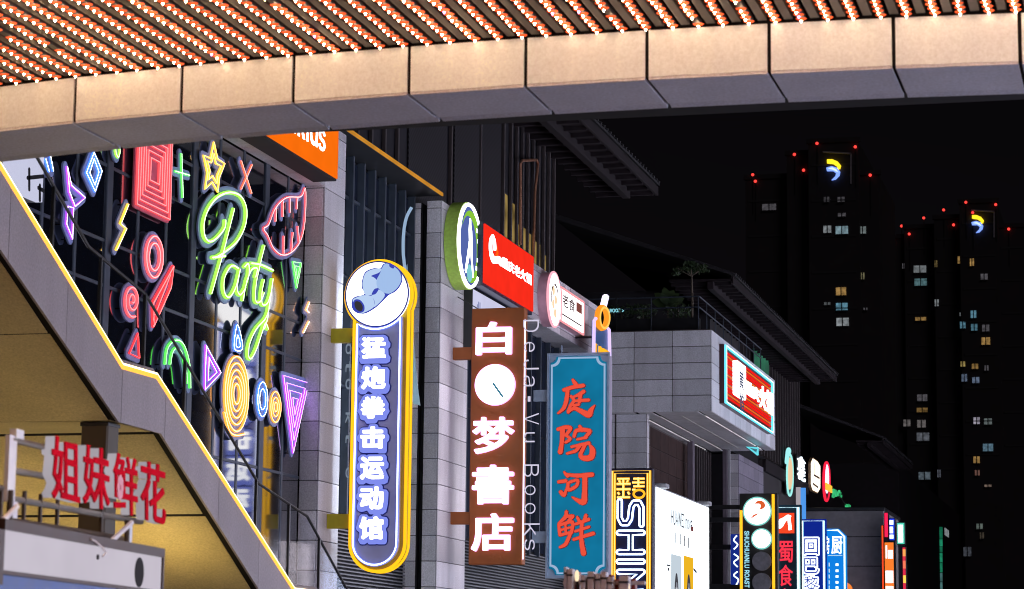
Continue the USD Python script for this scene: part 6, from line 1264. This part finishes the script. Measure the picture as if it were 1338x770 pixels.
def leaves(c, rad, n, size, rng, flat=1.0):
    ms = []
    for _ in range(n):
        d = rng.normal(size=3); d /= np.linalg.norm(d); p = np.asarray(c) + d*np.array([rad, rad, rad*flat])*rng.random()**.4
        a = rng.normal(size=3); a /= np.linalg.norm(a); b = np.cross(a, rng.normal(size=3)); b /= np.linalg.norm(b); s = size*(.6+.8*rng.random())
        ms.append((np.array([p-a*s, p+b*s*.45, p+a*s, p-b*s*.45]), np.array([[0, 1, 2], [0, 2, 3]])))
    V = np.vstack([m[0] for m in ms]); Fa = np.vstack([m[1]+4*i for i, m in enumerate(ms)])
    return trimesh.Trimesh(V, Fa, process=False)
rng = np.random.default_rng(4)
F = FY(90.25)
p = F.to([F.px(904, 400)])[0]; tp = F.to([F.px(903, 356)])[0]
tree = Thing('roof_tree', 'slender small tree with a flat crown behind the roof terrace rail', 'tree', (p[0], 90.25, ZB1+.5))
tree.part('trunk', tube([(p[0], 90.25, ZB1+.4), (p[0]+.02, 90.25, p[2]), (tp[0]+.03, 90.25, tp[2]-.2), (tp[0], 90.25, tp[2]+.1)], [.05, .045, .035, .02]), BARK)
for dx, dz in ((-.5, .15), (.45, .2), (-.25, .3), (.3, .05)): tree.part('limb', tube([(tp[0], 90.25, tp[2]-.15), (tp[0]+dx, 90.25+dx*.4, tp[2]+dz)], [.02, .008], sides=5), BARK)
tree.part('crown', cat([leaves((tp[0]+dx, 90.25+dy, tp[2]+dz), r_, n, .07, rng, .35) for dx, dy, dz, r_, n in ((-.35, 0, .12, .32, 90), (.3, .1, .18, .35, 100), (0, -.2, .28, .3, 90), (.55, -.1, .02, .2, 40), (-.6, .2, .0, .18, 35), (0, .4, .1, .35, 80))]), LEAF)
p = F.to([F.px(873, 400)])[0]
lp = Thing('broadleaf_plant', 'broad leaved plant rising above the roof terrace rail', 'plant', (p[0], 90.25, ZB1+.5))
for ang, ln, tilt in ((2.2, 1.0, .35), (1.75, 1.05, .1), (1.35, .9, .0), (1.0, .8, -.1), (2.6, .8, .3), (.7, .75, .2), (1.9, .7, -.3)):
    q = np.array([(p[0]+math.cos(ang)*ln*s, 90.25+tilt*s, ZB1+.5+(p[2]-ZB1-.5)*.9+math.sin(ang)*ln*s*(1-.25*s*s)) for s in np.linspace(0, 1, 7)])
    w = np.array([.02, .05, .13, .17, .15, .09, .01]); n_ = np.array([-math.sin(ang), .2, math.cos(ang)])
    V = np.vstack([q+n_*w[:, None], q-n_*w[:, None]]); Fa = [(i, i+1, i+8) for i in range(6)]+[(i, i+8, i+7) for i in range(6)]
    lp.part('leaf', trimesh.Trimesh(V, np.array(Fa), process=False), LEAF)
lp.part('stem', tube([(p[0], 90.25, ZB1+.4), (p[0], 90.25, p[2])], .04), BARK)
for i, (x, lab) in enumerate(((812, 'low shrub at the left end of the roof planter'), (840, 'low shrub in the roof planter left of the broad leaved plant'), (886, 'low shrub in the roof planter between the broad leaved plant and the tree'))):
    p = F.px(x, 420); s = Thing('roof_shrub', lab, 'shrub', (p[0], 90.25, ZB1+.5))
    s.part('foliage', leaves((p[0], 90.25, ZB1+.85), .55, 170, .09, rng, .6), LEAF); s.part('stem', rod((p[0], 90.25, ZB1+.4), (p[0], 90.25, ZB1+.9), .03), BARK)
F = FY(89.85); a, b = F.px(797, 408.5), F.px(815.5, 403.5)
lt2 = Thing('cyan_terrace_lettering', 'tiny cyan lit word on the roof terrace rail beside the orange ring', 'lettering', F.to([a])[0])
lt2.part('word', latin('ROOF >', F, a[0], b[0], a[1], b[1], 0, .05), em((.3, .8, .9), 1.0)); lt2.part('backing', slab(sbox(a[0], a[1]-.02, b[0], b[1]+.02), F, -.06, -.004), BLACK)
lt2.part('hanger', box(a[0]+.2, a[0]+.26, 89.86, 89.9, min(zb, b[1])-.05, ZB1+1.34), METAL)
